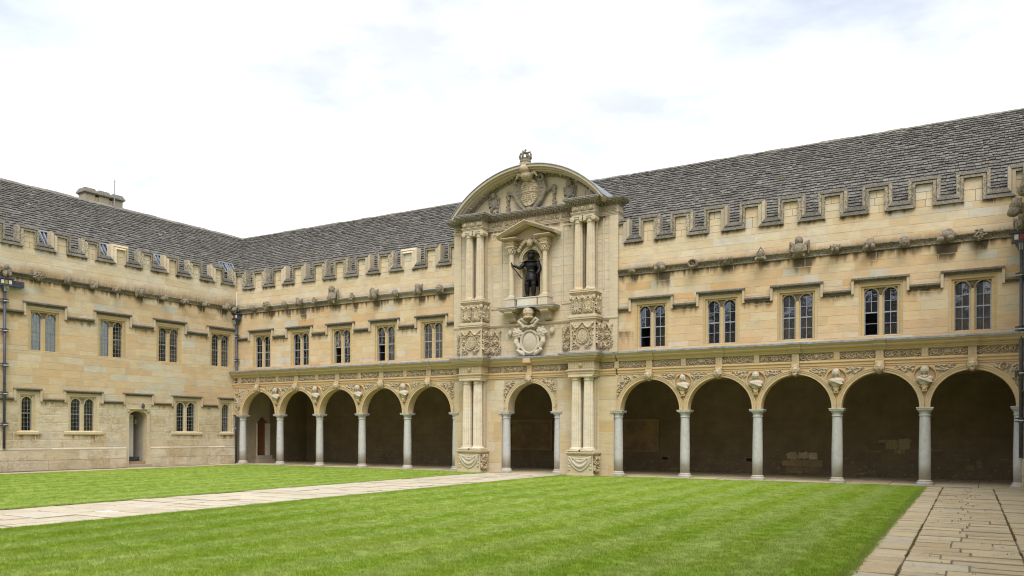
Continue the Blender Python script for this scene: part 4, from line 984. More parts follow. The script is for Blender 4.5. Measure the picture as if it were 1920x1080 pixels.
    for k in range(6): y = -.72+.1*k; m.box(b+.08, b+.16, y-.02, y+.02, 11.045, 11.1, (.33, .29, .22))
    m.build('cornice', bay, 'coping')
    m = MB(); tiers(m, a, b, -.66, -.1, [(.295, 11.242, 11.275)]); m.build('lead_flashing', bay, 'lead')
fe = part('entablature', fr)
entab(fe, -3.92, 3.94, AY-.02)
for x0, w, k in ((-1.95, .5, 2), (-1.3, 1.12, 0), (.18, 1.12, 3), (1.42, .5, 5), (3.34, .5, 2), (-3.8, .5, 4)):
    o = link('frieze_panel', FPM[k], fe, (x0, AY+.029, 4.355)); o.scale = (w/FPW, 1, 1)
m = MB(); m.c = ARC; m.box(-.115, .115, AY-.10, AY, 4.337, 4.64); m.box(-.17, .17, AY-.36, AY, 4.72, 4.91); m.build('console', fe, 'stone')
# upper wall, its niche opening and panels
uw = part('upper_wall', fr); nh = [(-.44, .44, 7.5, 9.66)]; m = MB(); m.c = (.5, .45, .34)
for q in free_rects(-3.97, 3.97, 4.95, 11.25, nh): m.box(q[0], q[1], -.094, .45, q[2], q[3])
m.build('wall_core', uw, 'stone')
stF = make_stain([(-2.65, 1.2, .5), (2.65, 1.2, .6), (0, 2.6, .2)], 10.6, 11.2, .2, .2, [(-3.97, 3.97, 10.6, .5, .5), (-2.1, 2.1, 6.34, .3, .4), (-1.35, 1.35, 7.0, .5, .6), (3.2, 3.97, 6.34, 1.2, .45), (-3.97, -3.2, 6.34, 1.0, .4), (-2.1, 2.1, 5.35, .3, .35)])
masonry(uw, courses(-3.97, 3.97, 5.03, 10.6, nh, .37, .5, .95, rf), FPAL, FFR, 220, stF, [(5, 10.6)], y=-.1, step=.085)
m = MB(); m.c = (.53, .47, .35)
for s in (-1, 1):
    for x0, x1, z0, z1 in ((3.60, 3.97, 5.03, 10.58), (1.46, 1.53, 7.15, 10.5), (1.93, 2.0, 7.15, 10.5), (3.32, 3.38, 7.6, 10.5)):
        a, b = sorted((s*x0, s*x1)); m = MB(); m.c = (.55, .48, .355); m.box(a, b, -.135, -.1, z0, z1); m.build('wall_strip', uw, 'stone')
    a, b = sorted((s*1.53, s*1.93))
    for z0, z1 in ((10.42, 10.5), (7.15, 7.24)): m = MB(); m.c = (.55, .48, .355); m.box(a, b, -.134, -.1, z0, z1); m.build('wall_strip', uw, 'stone')
m = MB(); m.c = (.5, .44, .33); m.prof([(-.1, 6.34), (-.14, 6.36), (-.17, 6.42), (-.17, 6.46), (-.1, 6.5)], -3.98, -3.35); m.prof([(-.1, 6.34), (-.14, 6.36), (-.17, 6.42), (-.17, 6.46), (-.1, 6.5)], -2.1, 2.1); m.prof([(-.1, 6.34), (-.14, 6.36), (-.17, 6.42), (-.17, 6.46), (-.1, 6.5)], 3.35, 3.98); m.build('wall_band', uw, 'stone')
# top entablature along the wall
te = part('top_entablature', fr)
m = MB(); m.c = (.50, .44, .33); tiers(m, -3.98, 3.98, -.12, .4, [(0, 10.602, 10.66), (.025, 10.66, 10.71), (.05, 10.71, 10.735), (0, 10.735, 10.99)]); m.build('frieze', te, 'stone')
TP = [frieze_panel(1.12, .235, k+20) for k in (0, 1)]; TPM = [t.mesh('frieze_panel', 'carved', True) for t in TP]
for x0, w, k in ((-1.32, 1.12, 0), (.2, 1.12, 1), (-1.98, .52, 1), (1.44, .52, 0), (3.3, .6, 0), (-3.9, .6, 1)):
    o = link('frieze_panel', TPM[k], te, (x0, -.125, 10.745)); o.scale = (w/1.12, 1, 1)
m = MB(); m.c = (.33, .29, .22); tiers(m, -3.98, 3.98, -.12, .4, [(.03, 10.993, 11.03), (.08, 11.03, 11.08), (.21, 11.10, 11.145), (.26, 11.145, 11.195), (.30, 11.195, 11.238)]); m.box(-4.06, 4.06, -.24, .4, 11.08, 11.1)
for k in range(64):
    x = -4.0+8.0*k/63; m.box(x-.022, x+.022, -.29, -.2, 11.045, 11.1, (.33, .29, .22))
m.build('cornice', te, 'coping')
m = MB(); tiers(m, -3.98, 3.98, -.12, .4, [(.315, 11.24, 11.268)]); m.build('lead_flashing', te, 'lead')
# segmental pediment
pe = part('curved_pediment', fr); RO = 4.63; ZC = 13.04-RO; HA = math.acos((11.24-ZC)/RO)
def ring(m, r0, r1, y0, y1, ha=HA, n=48, c=None):
    o = len(m.v)
    for i in range(n+1):
        a = -ha+2*ha*i/n
        for r_, y in ((r0, y0), (r1, y0), (r1, y1), (r0, y1)): m.v.append((r_*math.sin(a), y, ZC+r_*math.cos(a)))
    for i in range(n):
        p = o+4*i; q = p+4
        for k in range(4): m.face([p+k, p+(k+1) % 4, q+(k+1) % 4, q+k], c)
    m.face([o, o+1, o+2, o+3], c); e = o+4*n; m.face([e+3, e+2, e+1, e], c)
m = MB(); m.c = (.50, .44, .33); ring(m, RO-.13, RO-.03, -.86, .45); m.c = (.46, .40, .29); ring(m, RO-.20, RO-.13, -.74, .45); ring(m, RO-.26, RO-.20, -.62, .45); m.build('raking_cornice', pe, 'stone')
m = MB(); m.c = (.38, .33, .24); ring(m, RO-.36, RO-.26, -.2, .45); 
for i in range(41):
    a = -HA*.97+1.94*HA*i/40; m.ell(((RO-.29)*math.sin(a), -.26, ZC+(RO-.29)*math.cos(a)), (.035, .08, .045), 6, 5)
m.build('egg_moulding', pe, 'coping')
m = MB()
for i in range(9):
    a = -HA*.8+1.6*HA*i/8
    if abs(a) < .1: continue
    m.ell(((RO-.27)*math.sin(a), -.45, ZC+(RO-.27)*math.cos(a)), (.09, .09, .05), 10, 6)
m.build('soffit_rosettes', pe, 'carved', True)
m = MB(); ring(m, RO-.03, RO, -.90, 1.9); m.build('lead_roof', pe, 'lead')
m = MB(); m.c = (.53, .46, .32); pts = [((RO-.3)*math.sin(a), ZC+(RO-.3)*math.cos(a)) for a in np.linspace(-HA, HA, 40)]; m.prism(pts, -.12, 1.8); m.build('tympanum', pe, 'stone')
m = MB(); m.c = (.52, .46, .33)
for s in (-1, 1):
    for p, q, y, z in ((1.55, 2.12, -.17, 12.0), (2.45, 2.52, -.15, 11.75)):
        a, b = sorted((s*p, s*q)); m = MB(); m.c = (.53, .46, .33); m.box(a, b, y, -.12, 11.27, z); m.build('tympanum_pier', pe, 'stone')
for s in (-1, 1):                                                       # winged figures on the piers, hanging drops and garlands
    m = MB(); head(m, (s*1.84, -.27, 12.1), .14, r=rf, seg=18, rings=14); m.ell((s*1.84, -.2, 11.8), (.2, .1, .25), 12, 10)
    for k in range(12): m.ell((s*1.84+.2*math.sin(k*1.9), -.22, 11.38+.055*k), (.075, .06, .07), 7, 5)
    for e in (-1, 1): m.tube([(s*1.84+e*.1, -.2, 11.95), (s*1.84+e*.25, -.18, 12.0), (s*1.84+e*.24, -.18, 11.6)], [.05, .06, .03])
    m.build('tympanum_figure', pe, 'grot', True, remesh=.016)
    m = MB(); x = s*1.12
    for k in range(12): m.ell((x+.035*math.sin(k*2.2), -.2, 12.15-.075*k), (.07+.03*math.sin(k*.8), .07, .06), 8, 6)
    m.tube([(x, -.18, 12.2), (s*.8, -.22, 11.95), (s*.55, -.2, 12.15)], [.05, .08, .05]); m.build('garland', pe, 'grot', True, remesh=.016)
co = part('coat_of_arms', fr); m = MB()
m.ell((0, -.22, 11.98), (.60, .2, .78), 24, 18)
for k in range(26):
    a = k/26*2*PI; m.ell((.58*math.cos(a), -.3, 11.98+.74*math.sin(a)), (.09, .1, .11), 8, 6)
for s in (-1, 1):
    m.tube([(s*.3, -.3, 12.62), (s*.6, -.36, 12.7), (s*.68, -.36, 12.45), (s*.5, -.4, 12.4)], [.08, .1, .09, .05]); m.tube([(s*.66, -.3, 12.4), (s*.74, -.3, 12.0), (s*.55, -.32, 11.6), (s*.2, -.34, 11.25)], [.07, .1, .09, .06])
m.ell((0, -.36, 11.25), (.17, .12, .14), 10, 8); m.build('mantling', co, 'grot', True, remesh=.018)
cu = [(seg2((.43, .05), (.43, 1.12), 30), .022, .022, .035), (seg2((.05, .6), (.82, .6), 30), .022, .022, .035)]
bl_ = [(.12+.058*i+.01*rf.random(), .2+.085*j, .022, .03+.01*rf.random()) for i in range(12) for j in range(11) if rf.random() < .72]
t = relief(.86, 1.2, .015, cu, bl_, mask=lambda X, Z: ((X-.43)/.43)**2+((Z-.6)/.62)**2 < 1); t.v = [(a-.43, b-.44+.10*((a-.43)/.43)**2, 11.40+c) for a, b, c in t.v]; t.build('shield', co, 'carved', True)
m = MB(); m.ell((0, -.55, 12.62), (.26, .34, .2), 16, 12); m.ell((0, -.72, 12.86), (.22, .3, .2), 16, 12); m.lathe([(.2, 12.95), (.24, 13.0), (.26, 13.12)], 0, -.7, 18)
for s in (-1, 1): m.tube([(s*.15, -.6, 12.66), (s*.4, -.6, 12.72), (s*.5, -.58, 12.55)], [.08, .08, .04])
m.build('helmet', co, 'carved', True, remesh=.018)
m = MB(); cr = .24; m.lathe([(cr*.93, 13.13), (cr, 13.14), (cr, 13.2), (cr*.96, 13.21), (cr*.97, 13.27), (cr*1.03, 13.28), (cr*1.03, 13.31)], 0, -.7, 24)
for k in range(8):
    a = k/8*2*PI; x, y = cr*math.cos(a), cr*math.sin(a)-.7
    m.ell((x, y, 13.37), (.055, .055, .07), 8, 6)
    if k % 2 == 0: m.tube([(x, y, 13.31), (x*1.12, (y+.7)*1.12-.7, 13.45), (x*.95, (y+.7)*.95-.7, 13.56), (x*.25, (y+.7)*.25-.7, 13.54)], .042, 7)
m.ell((0, -.7, 13.58), (.06, .06, .06), 8, 6); m.box(-.018, .018, -.718, -.682, 13.6, 13.73); m.box(-.05, .05, -.716, -.684, 13.655, 13.685); m.build('crown', co, 'grot', True)
# statue niche and its canopy
ni = part('niche', fr); m = MB(); m.c = (.52, .46, .34); NR = .43; NZ = 9.17
o = len(m.v); n = 20
for j in range(2):
    for k in range(n+1): a = PI*k/n; m.v.append((NR*math.cos(a), -.1+NR*1.1*math.sin(a), (7.5, NZ)[j]))
for k in range(n): m.face([o+k, o+k+1, o+n+1+k+1, o+n+1+k])
m.box(-.46, .46, -.09, .45, 7.38, 7.5); m.build('niche_recess', ni, 'stone', True)
m = MB(); m.c = (.56, .50, .38); n = 36
for j in range(9):
    e = PI/2*j/8
    for k in range(n+1):
        a = PI*k/n; fl = 1-.10*(k % 4 in (1, 2, 3))*abs(math.sin(e))*(1-j/8)-0*j
        fl = 1-.11*abs(math.sin(a*9))*1.0*math.cos(e) if j < 8 else 1
        m.v.append((NR*fl*math.cos(a), -.1+NR*1.1*fl*math.sin(a)*math.cos(e), NZ+NR*1.05*fl*math.sin(a)*math.sin(e)))
m.v = []
for j in range(12):                                                      # scallop shell: ribs fan from the back
    t = j/11*PI
    for k in range(n+1):
        u = PI*k/n; rib = 1-.09*abs(math.sin(u*8))
        m.v.append((-NR*rib*math.cos(u), -.1+NR*1.1*rib*math.sin(u)*math.cos(t/2), NZ+NR*1.08*rib*math.sin(u)*math.sin(t/2)))
for j in range(11):
    for k in range(n): q = j*(n+1)+k; m.face([q, q+1, q+n+2, q+n+1])
m.build('shell_head', ni, 'stone')
m = MB(); m.c = (.5, .43, .3); archivolt(m, 0, NZ, NR, NR+.07, -.15, -.05, 2); archivolt(m, 0, NZ, NR+.07, NR+.12, -.18, -.1, 2)
for s in (-1, 1):
    a, b = sorted((s*NR, s*(NR+.13))); m.box(a, b, -.14, -.05, 7.5, NZ-.06); m.box(a-.02, b+.02, -.17, -.05, NZ-.06, NZ)
spandrel(m, -.5, .5, 0, NR, NZ, 9.75, -.112, .0); m.build('niche_surround', ni, 'stone')
for s in (-1, 1):
    x = s*.81; c = part('corinthian_column', fr); m = MB(); m.c = (.55, .48, .35); y = -.42; r_ = .118
    m.box(x-.17, x+.17, y-.17, -.1, 7.5, 7.55); m.lathe([(.16, 7.55), (.165, 7.58), (.13, 7.62), (r_, 7.64), (r_, 8.2), (r_*.87, 9.38), (r_*1.02, 9.39), (r_*1.02, 9.42)], x, y, 24); m.build('shaft', c, 'stone')
    m = MB(); m.c = (.5, .43, .31); m.lathe([(r_*.9, 9.42), (r_*1.1, 9.55), (r_*1.5, 9.68)], x, y, 18); m.box(x-.2, x+.2, y-.2, y+.2, 9.68, 9.72)
    for row, (z, rr_, kk) in enumerate(((9.47, .135, 8), (9.55, .155, 8), (9.64, .2, 4))):
        for k in range(kk): a = (k+.5*row)/kk*2*PI+(PI/4 if kk == 4 else 0); m.ell((x+rr_*math.cos(a), y+rr_*math.sin(a), z), (.045, .045, .055), 7, 6)
    m.build('capital', c, 'stone')
    m = MB(); m.c = (.52, .45, .33); m.box(x-.15, x+.15, -.14, -.1, 7.5, 9.72); m.build('pilaster', c, 'stone')
    m = MB(); m.c = (.51, .41, .27); tiers(m, x-.16, x+.16, -.58, -.1, [(0, 9.722, 9.78), (.02, 9.78, 9.83), (.05, 9.83, 9.86), (0, 9.86, 9.96), (.05, 9.96, 9.99), (.16, 9.995, 10.03), (.2, 10.03, 10.06)]); m.build('entablature_block', c, 'stone')
ca = part('niche_canopy', fr)
for s in (-1, 1):                                                        # raking cornices of the little pediment
    p0, p1 = (s*1.40, 10.055), (0, 10.60); m = MB(); m.c = (.52, .46, .34)
    for dz0, dz1, y in ((0, .05, -.68), (.05, .10, -.74), (.10, .135, -.80)):
        pp = [(p0[0], p0[1]+dz0), (p1[0], p1[1]+dz0), (p1[0], p1[1]+dz1), (p0[0], p0[1]+dz1)]; m.prism(pp if s < 0 else pp[::-1], y, -.1)
    m.build('raking_cornice', ca, 'stone')
m = MB(); m.c = (.45, .38, .26); m.prism([(-1.2, 10.06), (1.2, 10.06), (0, 10.58)], -.16, -.1); m.build('canopy_tympanum', ca, 'stone')
m = MB(); m.ell((0, -.26, 9.85), (.14, .16, .2), 10, 8)
for s in (-1, 1):
    for k in range(5): m.ell((s*(.2+.09*k), -.24, 9.95-.05*k-.012*k*k), (.09, .1, .09), 8, 6)
    m.ell((s*.55, -.24, 9.58), (.1, .1, .12), 8, 6)
m.build('fruit_garland', ca, 'carved', True, remesh=.016)
sh = part('niche_shelf', fr)
for s in (-1, 1):
    a, b = sorted((s*.5, s*1.30)); m = MB(); m.c = (.5, .44, .33); tiers(m, a, b, -.66, -.1, [(-.04, 6.93, 6.97), (0, 6.97, 7.02), (.04, 7.02, 7.07)]); m.build('shelf_block', sh, 'stone')
    m = MB(); tiers(m, a, b, -.66, -.1, [(.06, 7.072, 7.11)]); m.build('lead_flashing', sh, 'lead')
    a, b = sorted((s*.58, s*1.02)); m = MB(); m.c = (.56, .51, .42); m.box(a, b, -.62, -.1, 7.112, 7.49); m.box(a-.02, b+.02, -.64, -.1, 7.44, 7.497); m.build('column_pedestal', sh, 'stone')
    m = MB(); m.c = (.46, .40, .30); x = s*.86
    S_ = [(-.1, 6.93), (-.62, 6.93), (-.63, 6.86), (-.55, 6.80), (-.42, 6.76), (-.36, 6.68), (-.34, 6.58), (-.27, 6.53), (-.2, 6.54), (-.1, 6.5)]
    m.prof(S_, x-.19, x+.19)
    for k in range(4): m.prof([(q[0]-.014, q[1]) for q in S_[1:8]]+[(-.2, 6.6), (-.2, 6.9)], x-.16+.09*k, x-.11+.09*k, (.4, .34, .25))
    m.build('scroll_bracket', sh, 'stone')
m = MB(); m.c = (.62, .60, .53); m.box(-.47, .47, -.52, .3, 7.15, 7.47); m.box(-.5, .5, -.55, .3, 7.47, 7.505); m.box(-.56, .56, -.5, -.1, 7.11, 7.15); m.build('statue_plinth', sh, 'stone')
m = MB(); m.box(-.57, .57, -.56, -.1, 7.06, 7.108); m.build('lead_flashing', sh, 'lead')
ct = part('cartouche', fr); m = MB(); x0 = .02
def beehive(d): return 1+.025*math.sin(d.z*22)
m.ell((x0, -.42, 6.86), (.22, .2, .25), 20, 16, fn=beehive); m.lathe([(.19, 6.60), (.21, 6.62), (.2, 6.68)], x0, -.42, 16); m.build('domed_crest', ct, 'carved', True, remesh=.014)
m = MB()
for s in (-1, 1):
    m.tube([(x0+s*.08, -.34, 6.42), (x0+s*.3, -.4, 6.6), (x0+s*.42, -.42, 6.5), (x0+s*.3, -.44, 6.4), (x0+s*.2, -.4, 6.22)], [.06, .07, .07, .06, .05])
    for k in range(16): a = k*2.4; q = .2*math.sqrt((k+.5)/16); m.ell((x0+s*.5+q*math.cos(a), -.3-.06*(1-q/.2), 6.02+q*math.sin(a)), (.075, .09, .075), 8, 6)
    m.tube([(x0+s*.55, -.26, 5.9), (x0+s*.56, -.32, 5.6), (x0+s*.42, -.3, 5.35), (x0+s*.5, -.34, 5.28), (x0+s*.3, -.34, 5.14), (x0+s*.2, -.32, 5.04)], [.08, .11, .09, .08, .09, .05])
    m.ell((x0+s*.88, -.2, 6.05), (.1, .12, .15), 10, 8)
for k in range(5): m.ell((x0-.24+.12*k, -.36, 6.28+.03*math.cos(k*1.6)), (.08, .1, .07), 8, 6)
m.tube([(x0+.36*math.cos(a), -.3, 5.62+.48*math.sin(a)) for a in np.linspace(0, 2*PI, 25)], .06, 7); m.build('scrollwork', ct, 'bust', True, remesh=.016)
m = MB(); m.ell((x0, -.2, 5.62), (.36, .16, .5), 22, 16); m.box(x0-.25, x0+.25, -.3, -.1, 5.05, 5.2); m.build('shield', ct, 'bust', True)

# ------------------------------------------------------------------ the bronze king in the niche
st = thing('bronze_statue', 'dark bronze statue of a crowned king with a staff, standing in the shell niche', 'statue', Matrix.Translation((CX+.02, -.17, 7.505)))
m = MB()
def limb(pts, rad, seg=12): m.tube(pts, rad, seg)
for s, fx, fy in ((-1, -.15, -.02), (1, .12, -.10)):
    limb([(s*.10, 0, .98), (s*.115, -.03, .72), (fx, -.06, .52), (fx, -.02+fy*.2, .34), (fx, fy*.3, .12), (fx, fy*.3, .05)], [.135, .12, .088, .098, .065, .07])
    limb([(fx, fy*.3+.05, .045), (fx+s*.03, fy*.3-.09, .05), (fx+s*.05, fy*.3-.2, .03)], [.055, .06, .045], 10)
    limb([(fx, -.04, .60), (fx, -.04, .53)], [.125, .10])                                 # boot tops
limb([(0, .0, .92), (0, 0, 1.05), (0, .0, 1.2), (0, -.02, 1.36), (0, -.01, 1.5), (0, .01, 1.58)], [.19, .19, .165, .2, .2, .12], 18)
m.ell((0, -.02, 1.40), (.23, .165, .19), 16, 12); m.ell((0, 0, 1.53), (.27, .14, .1), 16, 10)
m.lathe([(.225, .74), (.215, .86), (.19, 1.0), (.17, 1.13)], 0, -.01, 24)                 # skirt of the doublet
limb([(0, .0, 1.55), (0, -.01, 1.72)], [.08, .07])
limb([(-.25, 0, 1.50), (-.38, -.10, 1.36), (-.42, -.13, 1.30), (-.60, -.27, 1.40)], [.10, .085, .075, .05])          # arm held out with the staff
limb([(.25, 0, 1.50), (.34, .0, 1.28), (.36, -.02, 1.2), (.33, -.14, 1.02)], [.10, .09, .075, .055])
def hand(c, d, up, s=1.0):
    """palm, four curled fingers and a thumb round a grip that runs along d"""
    c, d, up = Vector(c), Vector(d).normalized(), Vector(up).normalized(); f = d.cross(up).normalized()
    m.ell(c, (.045, .045, .045), 8, 6)
    for k in range(4):
        b = c+d*(-.036+.024*k); m.tube([b+f*.025, b+f*.05+up*.03, b+up*.055+f*.01, b+up*.045-f*.03], [.013, .012, .011, .009], 6)
    m.tube([c-d*.045, c-d*.06+up*.035, c-d*.045+up*.055], [.014, .012, .009], 6)
hand((-.645, -.29, 1.41), (-.15, -.05, 1), (0, -1, 0)); hand((.325, -.17, 1.0), (0, 1, .2), (0, -.2, 1))
m.build('body', st, 'bronze', True, remesh=.014)
m = MB(); head(m, (0, -.045, 1.775), .128, hair=1.0, beard=.7, r=random.Random(2), turn=-.15)
for s in (-1, 1):
    for k in range(4): m.ell((s*(.09+.012*k), .03, 1.76-.055*k), (.05, .06, .05), 8, 6)
m.build('head', st, 'bronze', True, remesh=.009)
m = MB(); m.lathe([(.115, 1.875), (.125, 1.88), (.125, 1.915), (.12, 1.92)], 0, -.02, 20)
for k in range(8):
    a = k/8*2*PI; m.ell((.122*math.cos(a), -.02+.122*math.sin(a), 1.945), (.022, .022, .035), 6, 5)
m.ell((0, -.02, 1.95), (.09, .09, .06), 12, 8); m.ell((0, -.02, 2.015), (.022, .022, .03), 6, 5); m.build('crown', st, 'bronze', True)
m = MB(); m.lathe([(.09, 1.635), (.2, 1.60), (.275, 1.555), (.285, 1.53), (.25, 1.535)], 0, -.01, 24); m.build('lace_collar', st, 'bronze', True)
m = MB(); n = 18
for j in range(13):
    z = lerp(1.55, .5, j/12)
    for k in range(n+1): a = lerp(.1, PI-.1, k/n); q = lerp(.24, .22, j/12)*(1+.06*math.sin(a*9+j*.3)); m.v.append((.06+q*math.cos(a), .05+.6*q*math.sin(a), z))
for j in range(12):
    for k in range(n): q = j*(n+1)+k; m.face([q, q+1, q+n+2, q+n+1])
o_ = m.build('cloak', st, 'bronze', True); md = o_.modifiers.new('thick', 'SOLIDIFY'); md.thickness = .025
m = MB(); m.tube([(-.68, -.30, 1.50), (-.645, -.335, 1.40), (-.24, -.30, .80)], .02, 8); m.ell((-.685, -.30, 1.515), (.035, .035, .035), 8, 6); m.build('staff', st, 'bronze', True)
m = MB(); m.tube([(.33, -.22, 1.04), (.335, -.16, .95), (.31, .1, .3), (.3, .14, .12)], [.02, .022, .02, .008], 8); m.tube([(.26, -.18, .99), (.40, -.18, .99)], .014, 6); m.tube([(.2, -.16, 1.08), (.0, -.2, 1.14), (-.18, -.12, 1.2)], .02, 6); m.build('sword', st, 'bronze', True)

st.scale = (1.16, 1.1, 1.0); ct.scale = (1.16, 1.0, 1.0)
# ------------------------------------------------------------------ portrait busts in the arcade roundels
blab = ['nearest the drainpipe in the left corner', 'second along from the left corner drainpipe', 'third along from the left corner drainpipe', 'immediately left of the carved centrepiece',
        'first to the right of the centrepiece, head veiled', 'second to the right of the centrepiece', 'third to the right of the centrepiece', 'nearest the right end of the arcade, thick curls']
for j, x in enumerate(BUSTX):
    rb = random.Random(100+j)
    b = thing('portrait_bust', 'pale stone bust in a roundel, '+blab[j], 'bust', Matrix.Translation((x, AY-.02, 3.40)), 'busts between the arches')
    m = MB(); turn = (-.5, -.35, .35, .2, -.25, .25, -.2, .05)[j]
    m.ell((0, -.1, .19), (.275, .14, .13), 22, 14); m.ell((0, -.09, .09), (.17, .1, .13), 16, 10); m.tube([(0, -.08, .2), (.0, -.11, .40)], [.085, .066], 14)
    head(m, (.0, -.15, .475), .132, hair=1.05 if j != 4 else .7, curls=j != 4, r=rb, turn=turn, seg=30, rings=24)
    m.build('head_and_shoulders', b, 'bust', True, remesh=.009)
    m = MB()
    for k in range(9):
        t = k/8; m.tube([(-.26+.02*k, -.14-.02*math.sin(t*3), .25-.005*k), (-.12+.035*k, -.245, .19-.014*k), (.05+.025*k, -.235, .16-.012*k), (.25-.008*k, -.15, .22-.012*k)], [.014, .02, .02, .012], 6)
    if j == 7: m.tube([(-.13, -.17, .33), (-.08, -.23, .27), (0, -.25, .245), (.08, -.23, .27), (.13, -.17, .33)], .014, 6)
    m.build('drapery', b, 'bust', True)
    m = MB(); m.lathe([(.085, -.012), (.09, .0), (.06, .015), (.075, .05)], 0, -.08, 16); m.build('socle', b, 'bust', True)

# ================================================================== SIDE RANGES
def side_range(root, frame, x0, x1, upper, lower, door, merl, newm, gs, rngseed, limits, mirror=1, rooflights=(), roof_x=None, blinds=()):
    r = random.Random(rngseed); ZB, ZT = 9.63, 10.55
    hs = []
    for c in upper: hs.append((c-.70, c+.70, 5.18, 7.05))
    for c, n in lower: hw = (n*.43+(n-1)*.19)/2+.17; hs.append((c-hw, c+hw, 1.72, 3.38))
    if door: hs.append((door-.62, door+.62, 0, 3.02))
    w = part('wall', root)
    backing(w, 'wall_core', free_rects(x0, x1, 0, ZB, hs), .006, .6, (.62, .56, .44))
    stn = make_stain([(g[0], g[2], g[5]) for g in gs], 8.30, 8.47, .62, .7, emb_spots(merl, ZB)+str_spots(sorted(upper), .9, 6.71, .3, .6))
    up = courses(x0, x1, 3.15, 8.28, hs, .33, .6, 1.25, r)+courses(x0, x1, 8.47, ZB, hs, .29, .6, 1.2, r)
    masonry(w, [b for b in up if b[2] < 8.4], LEFTP, frame, limits[0]*2//3, stn, [(6.2, 9.63)], step=.085)
    masonry(w, [b for b in up if b[2] > 8.4], LOWP, frame, limits[0]//3, stn, [(6.2, 9.63)], step=.085)
    lo = courses(x0, x1, .99, 3.15, hs, .36, .5, 1.2, r)
    stl = make_stain([], -9, 99, spots=str_spots([-18.5]+[c for c, n in sorted(lower)]+[0], .6, 3.03, .3, .5)+[(c-.6, c+.6, 1.57, .45, .5) for c, n in lower])
    masonry(w, lo, LOWP, frame, limits[1], stl, [(.9, 3.2)], mat='rough', name='weathered_block', skew=.02, bev=.012, step=.085)
    pl = part('plinth', root)
    for a, b in (((x0, door-.62), (door+.62, x1)) if door else ((x0, x1),)):
        masonry(pl, courses(a, b, 0, .9, [], .45, .7, 1.5, r), LOWP, frame, 40, mat='rough', name='plinth_block', y=-.09, depth=.1)
        x = a
        while x < b-.05:
            q = min(.9+r.random()*.7, b-x); q = b-x if b-x-q < .3 else q; m = MB(); m.c = mulc((.50, .45, .35), .75+r.random()*.4); m.prof([(.0, .9), (-.095, .9), (-.095, .925), (-.07, .95), (0, .995)], x+.003, x+q-.003); m.build('plinth_moulding', pl, 'stone'); x += q
    for i, c in enumerate(upper):
        bk = blinds[i] if i < len(blinds) else ('dark', 'dark')
        window(root, c, 5.21, 6.88, 2, 'leaded', .43, .20, back=bk, tint=(.50, .385, .21), dark=.7, r=r)
    for c, n in lower: window(root, c, 1.75, 3.21, n, 'leaded', .43, .19, sill=True, tint=(.53, .46, .31), r=r)
    label_course(root, x0, x1, [(c-.91, c+.91) for c in sorted(upper)], 6.90, 7.33, r)
    lowh = sorted([(c-(.9 if n == 2 else .58), c+(.9 if n == 2 else .58)) for c, n in lower]+([(door-.78, door+.78)] if door else []))
    label_course(root, x0, x1, lowh, 3.17, 3.58, r, th=.14, pj=.11)
    gc = part('gargoyle_cornice', root); x = x0
    while x < x1-.05:
        q = min(1.0+r.random()*.7, x1-x); m = MB(); m.c = mulc((.27, .23, .165), .6+r.random()*.7)
        m.prof([(.0, 8.28), (-.055, 8.28), (-.055, 8.31), (-.03, 8.325), (-.05, 8.37), (-.11, 8.41), (-.15, 8.44), (-.15, 8.47), (0, 8.50)], x+.002, x+q-.002); m.build('cornice_stone', gc, 'coping'); x += q
    for gx, gz, gw, gh, kind, gl in gs: grotesque(root, gx, gz, gw, gh, kind, r)
    parapet(root, merl, ZB, ZT, frame, new=newm, r=r, pal=LOWP)
    if door:
        d = part('doorway', root); hw = .46; m = MB(); m.c = (.55, .48, .34); z0, zs = .28, 2.42
        ap = [(door-hw*math.cos(PI*i/14), zs+.30*math.sin(PI*i/14)**.8) for i in range(15)]
        for s in (-1, 1):
            a, b = sorted((door+s*hw, door+s*.62)); m.box(a, b, -.02, .35, 0, zs)
        pts = [(door-.62, zs)]+[(door-hw, zs)]+ap[1:-1]+[(door+hw, zs), (door+.62, zs), (door+.62, 3.02), (door-.62, 3.02)]; m.prism(pts, -.02, .35); m.build('door_surround', d, 'stone')
        m = MB(); m.c = (.5, .43, .3); m.prof([(0, 2.76), (-.06, 2.76), (-.1, 2.80), (-.1, 2.83), (0, 2.85)], door-.56, door+.56)
        for s in (-1, 1): m.ell((door+s*.5, -.05, 2.72), (.07, .06, .07), 8, 6)
        m.build('door_hood', d, 'stone')
        m = MB(); m.c = (.40, .36, .28); m.box(door-.62, door+.62, -.16, .4, 0, .14); m.box(door-.46, door+.46, .1, .6, .14, .28, (.30, .22, .13)); m.build('door_step', d, 'stone')
        m = MB(); m.box(door-.48, door+.48, .36, 2.4, .26, .28); m.box(door-.50, door-.46, .36, 2.4, .28, 2.8); m.box(door+.46, door+.50, .36, 2.4, .28, 2.8); m.box(door-.5, door+.5, 2.4, 2.45, .28, 2.8); m.box(door-.5, door+.5, .36, 2.4, 2.76, 2.8); m.build('passage', d, 'plaster')
        m = MB(); m.box(door-.46, door+.46, .62, .66, .28, .50); m.build('door_barrier', d, 'iron')
        m = MB(); m.box(door-.02, door+.22, .75, .8, .3, 2.55); m.build('white_inner_door', d, 'white')
    roof(root, frame, *roof_x, limits[2], r, z_off=.12)
    return root
left = thing('battlemented_range', 'two storey battlemented stone range on the left, with leaded windows and a doorway', 'building', LEFT)
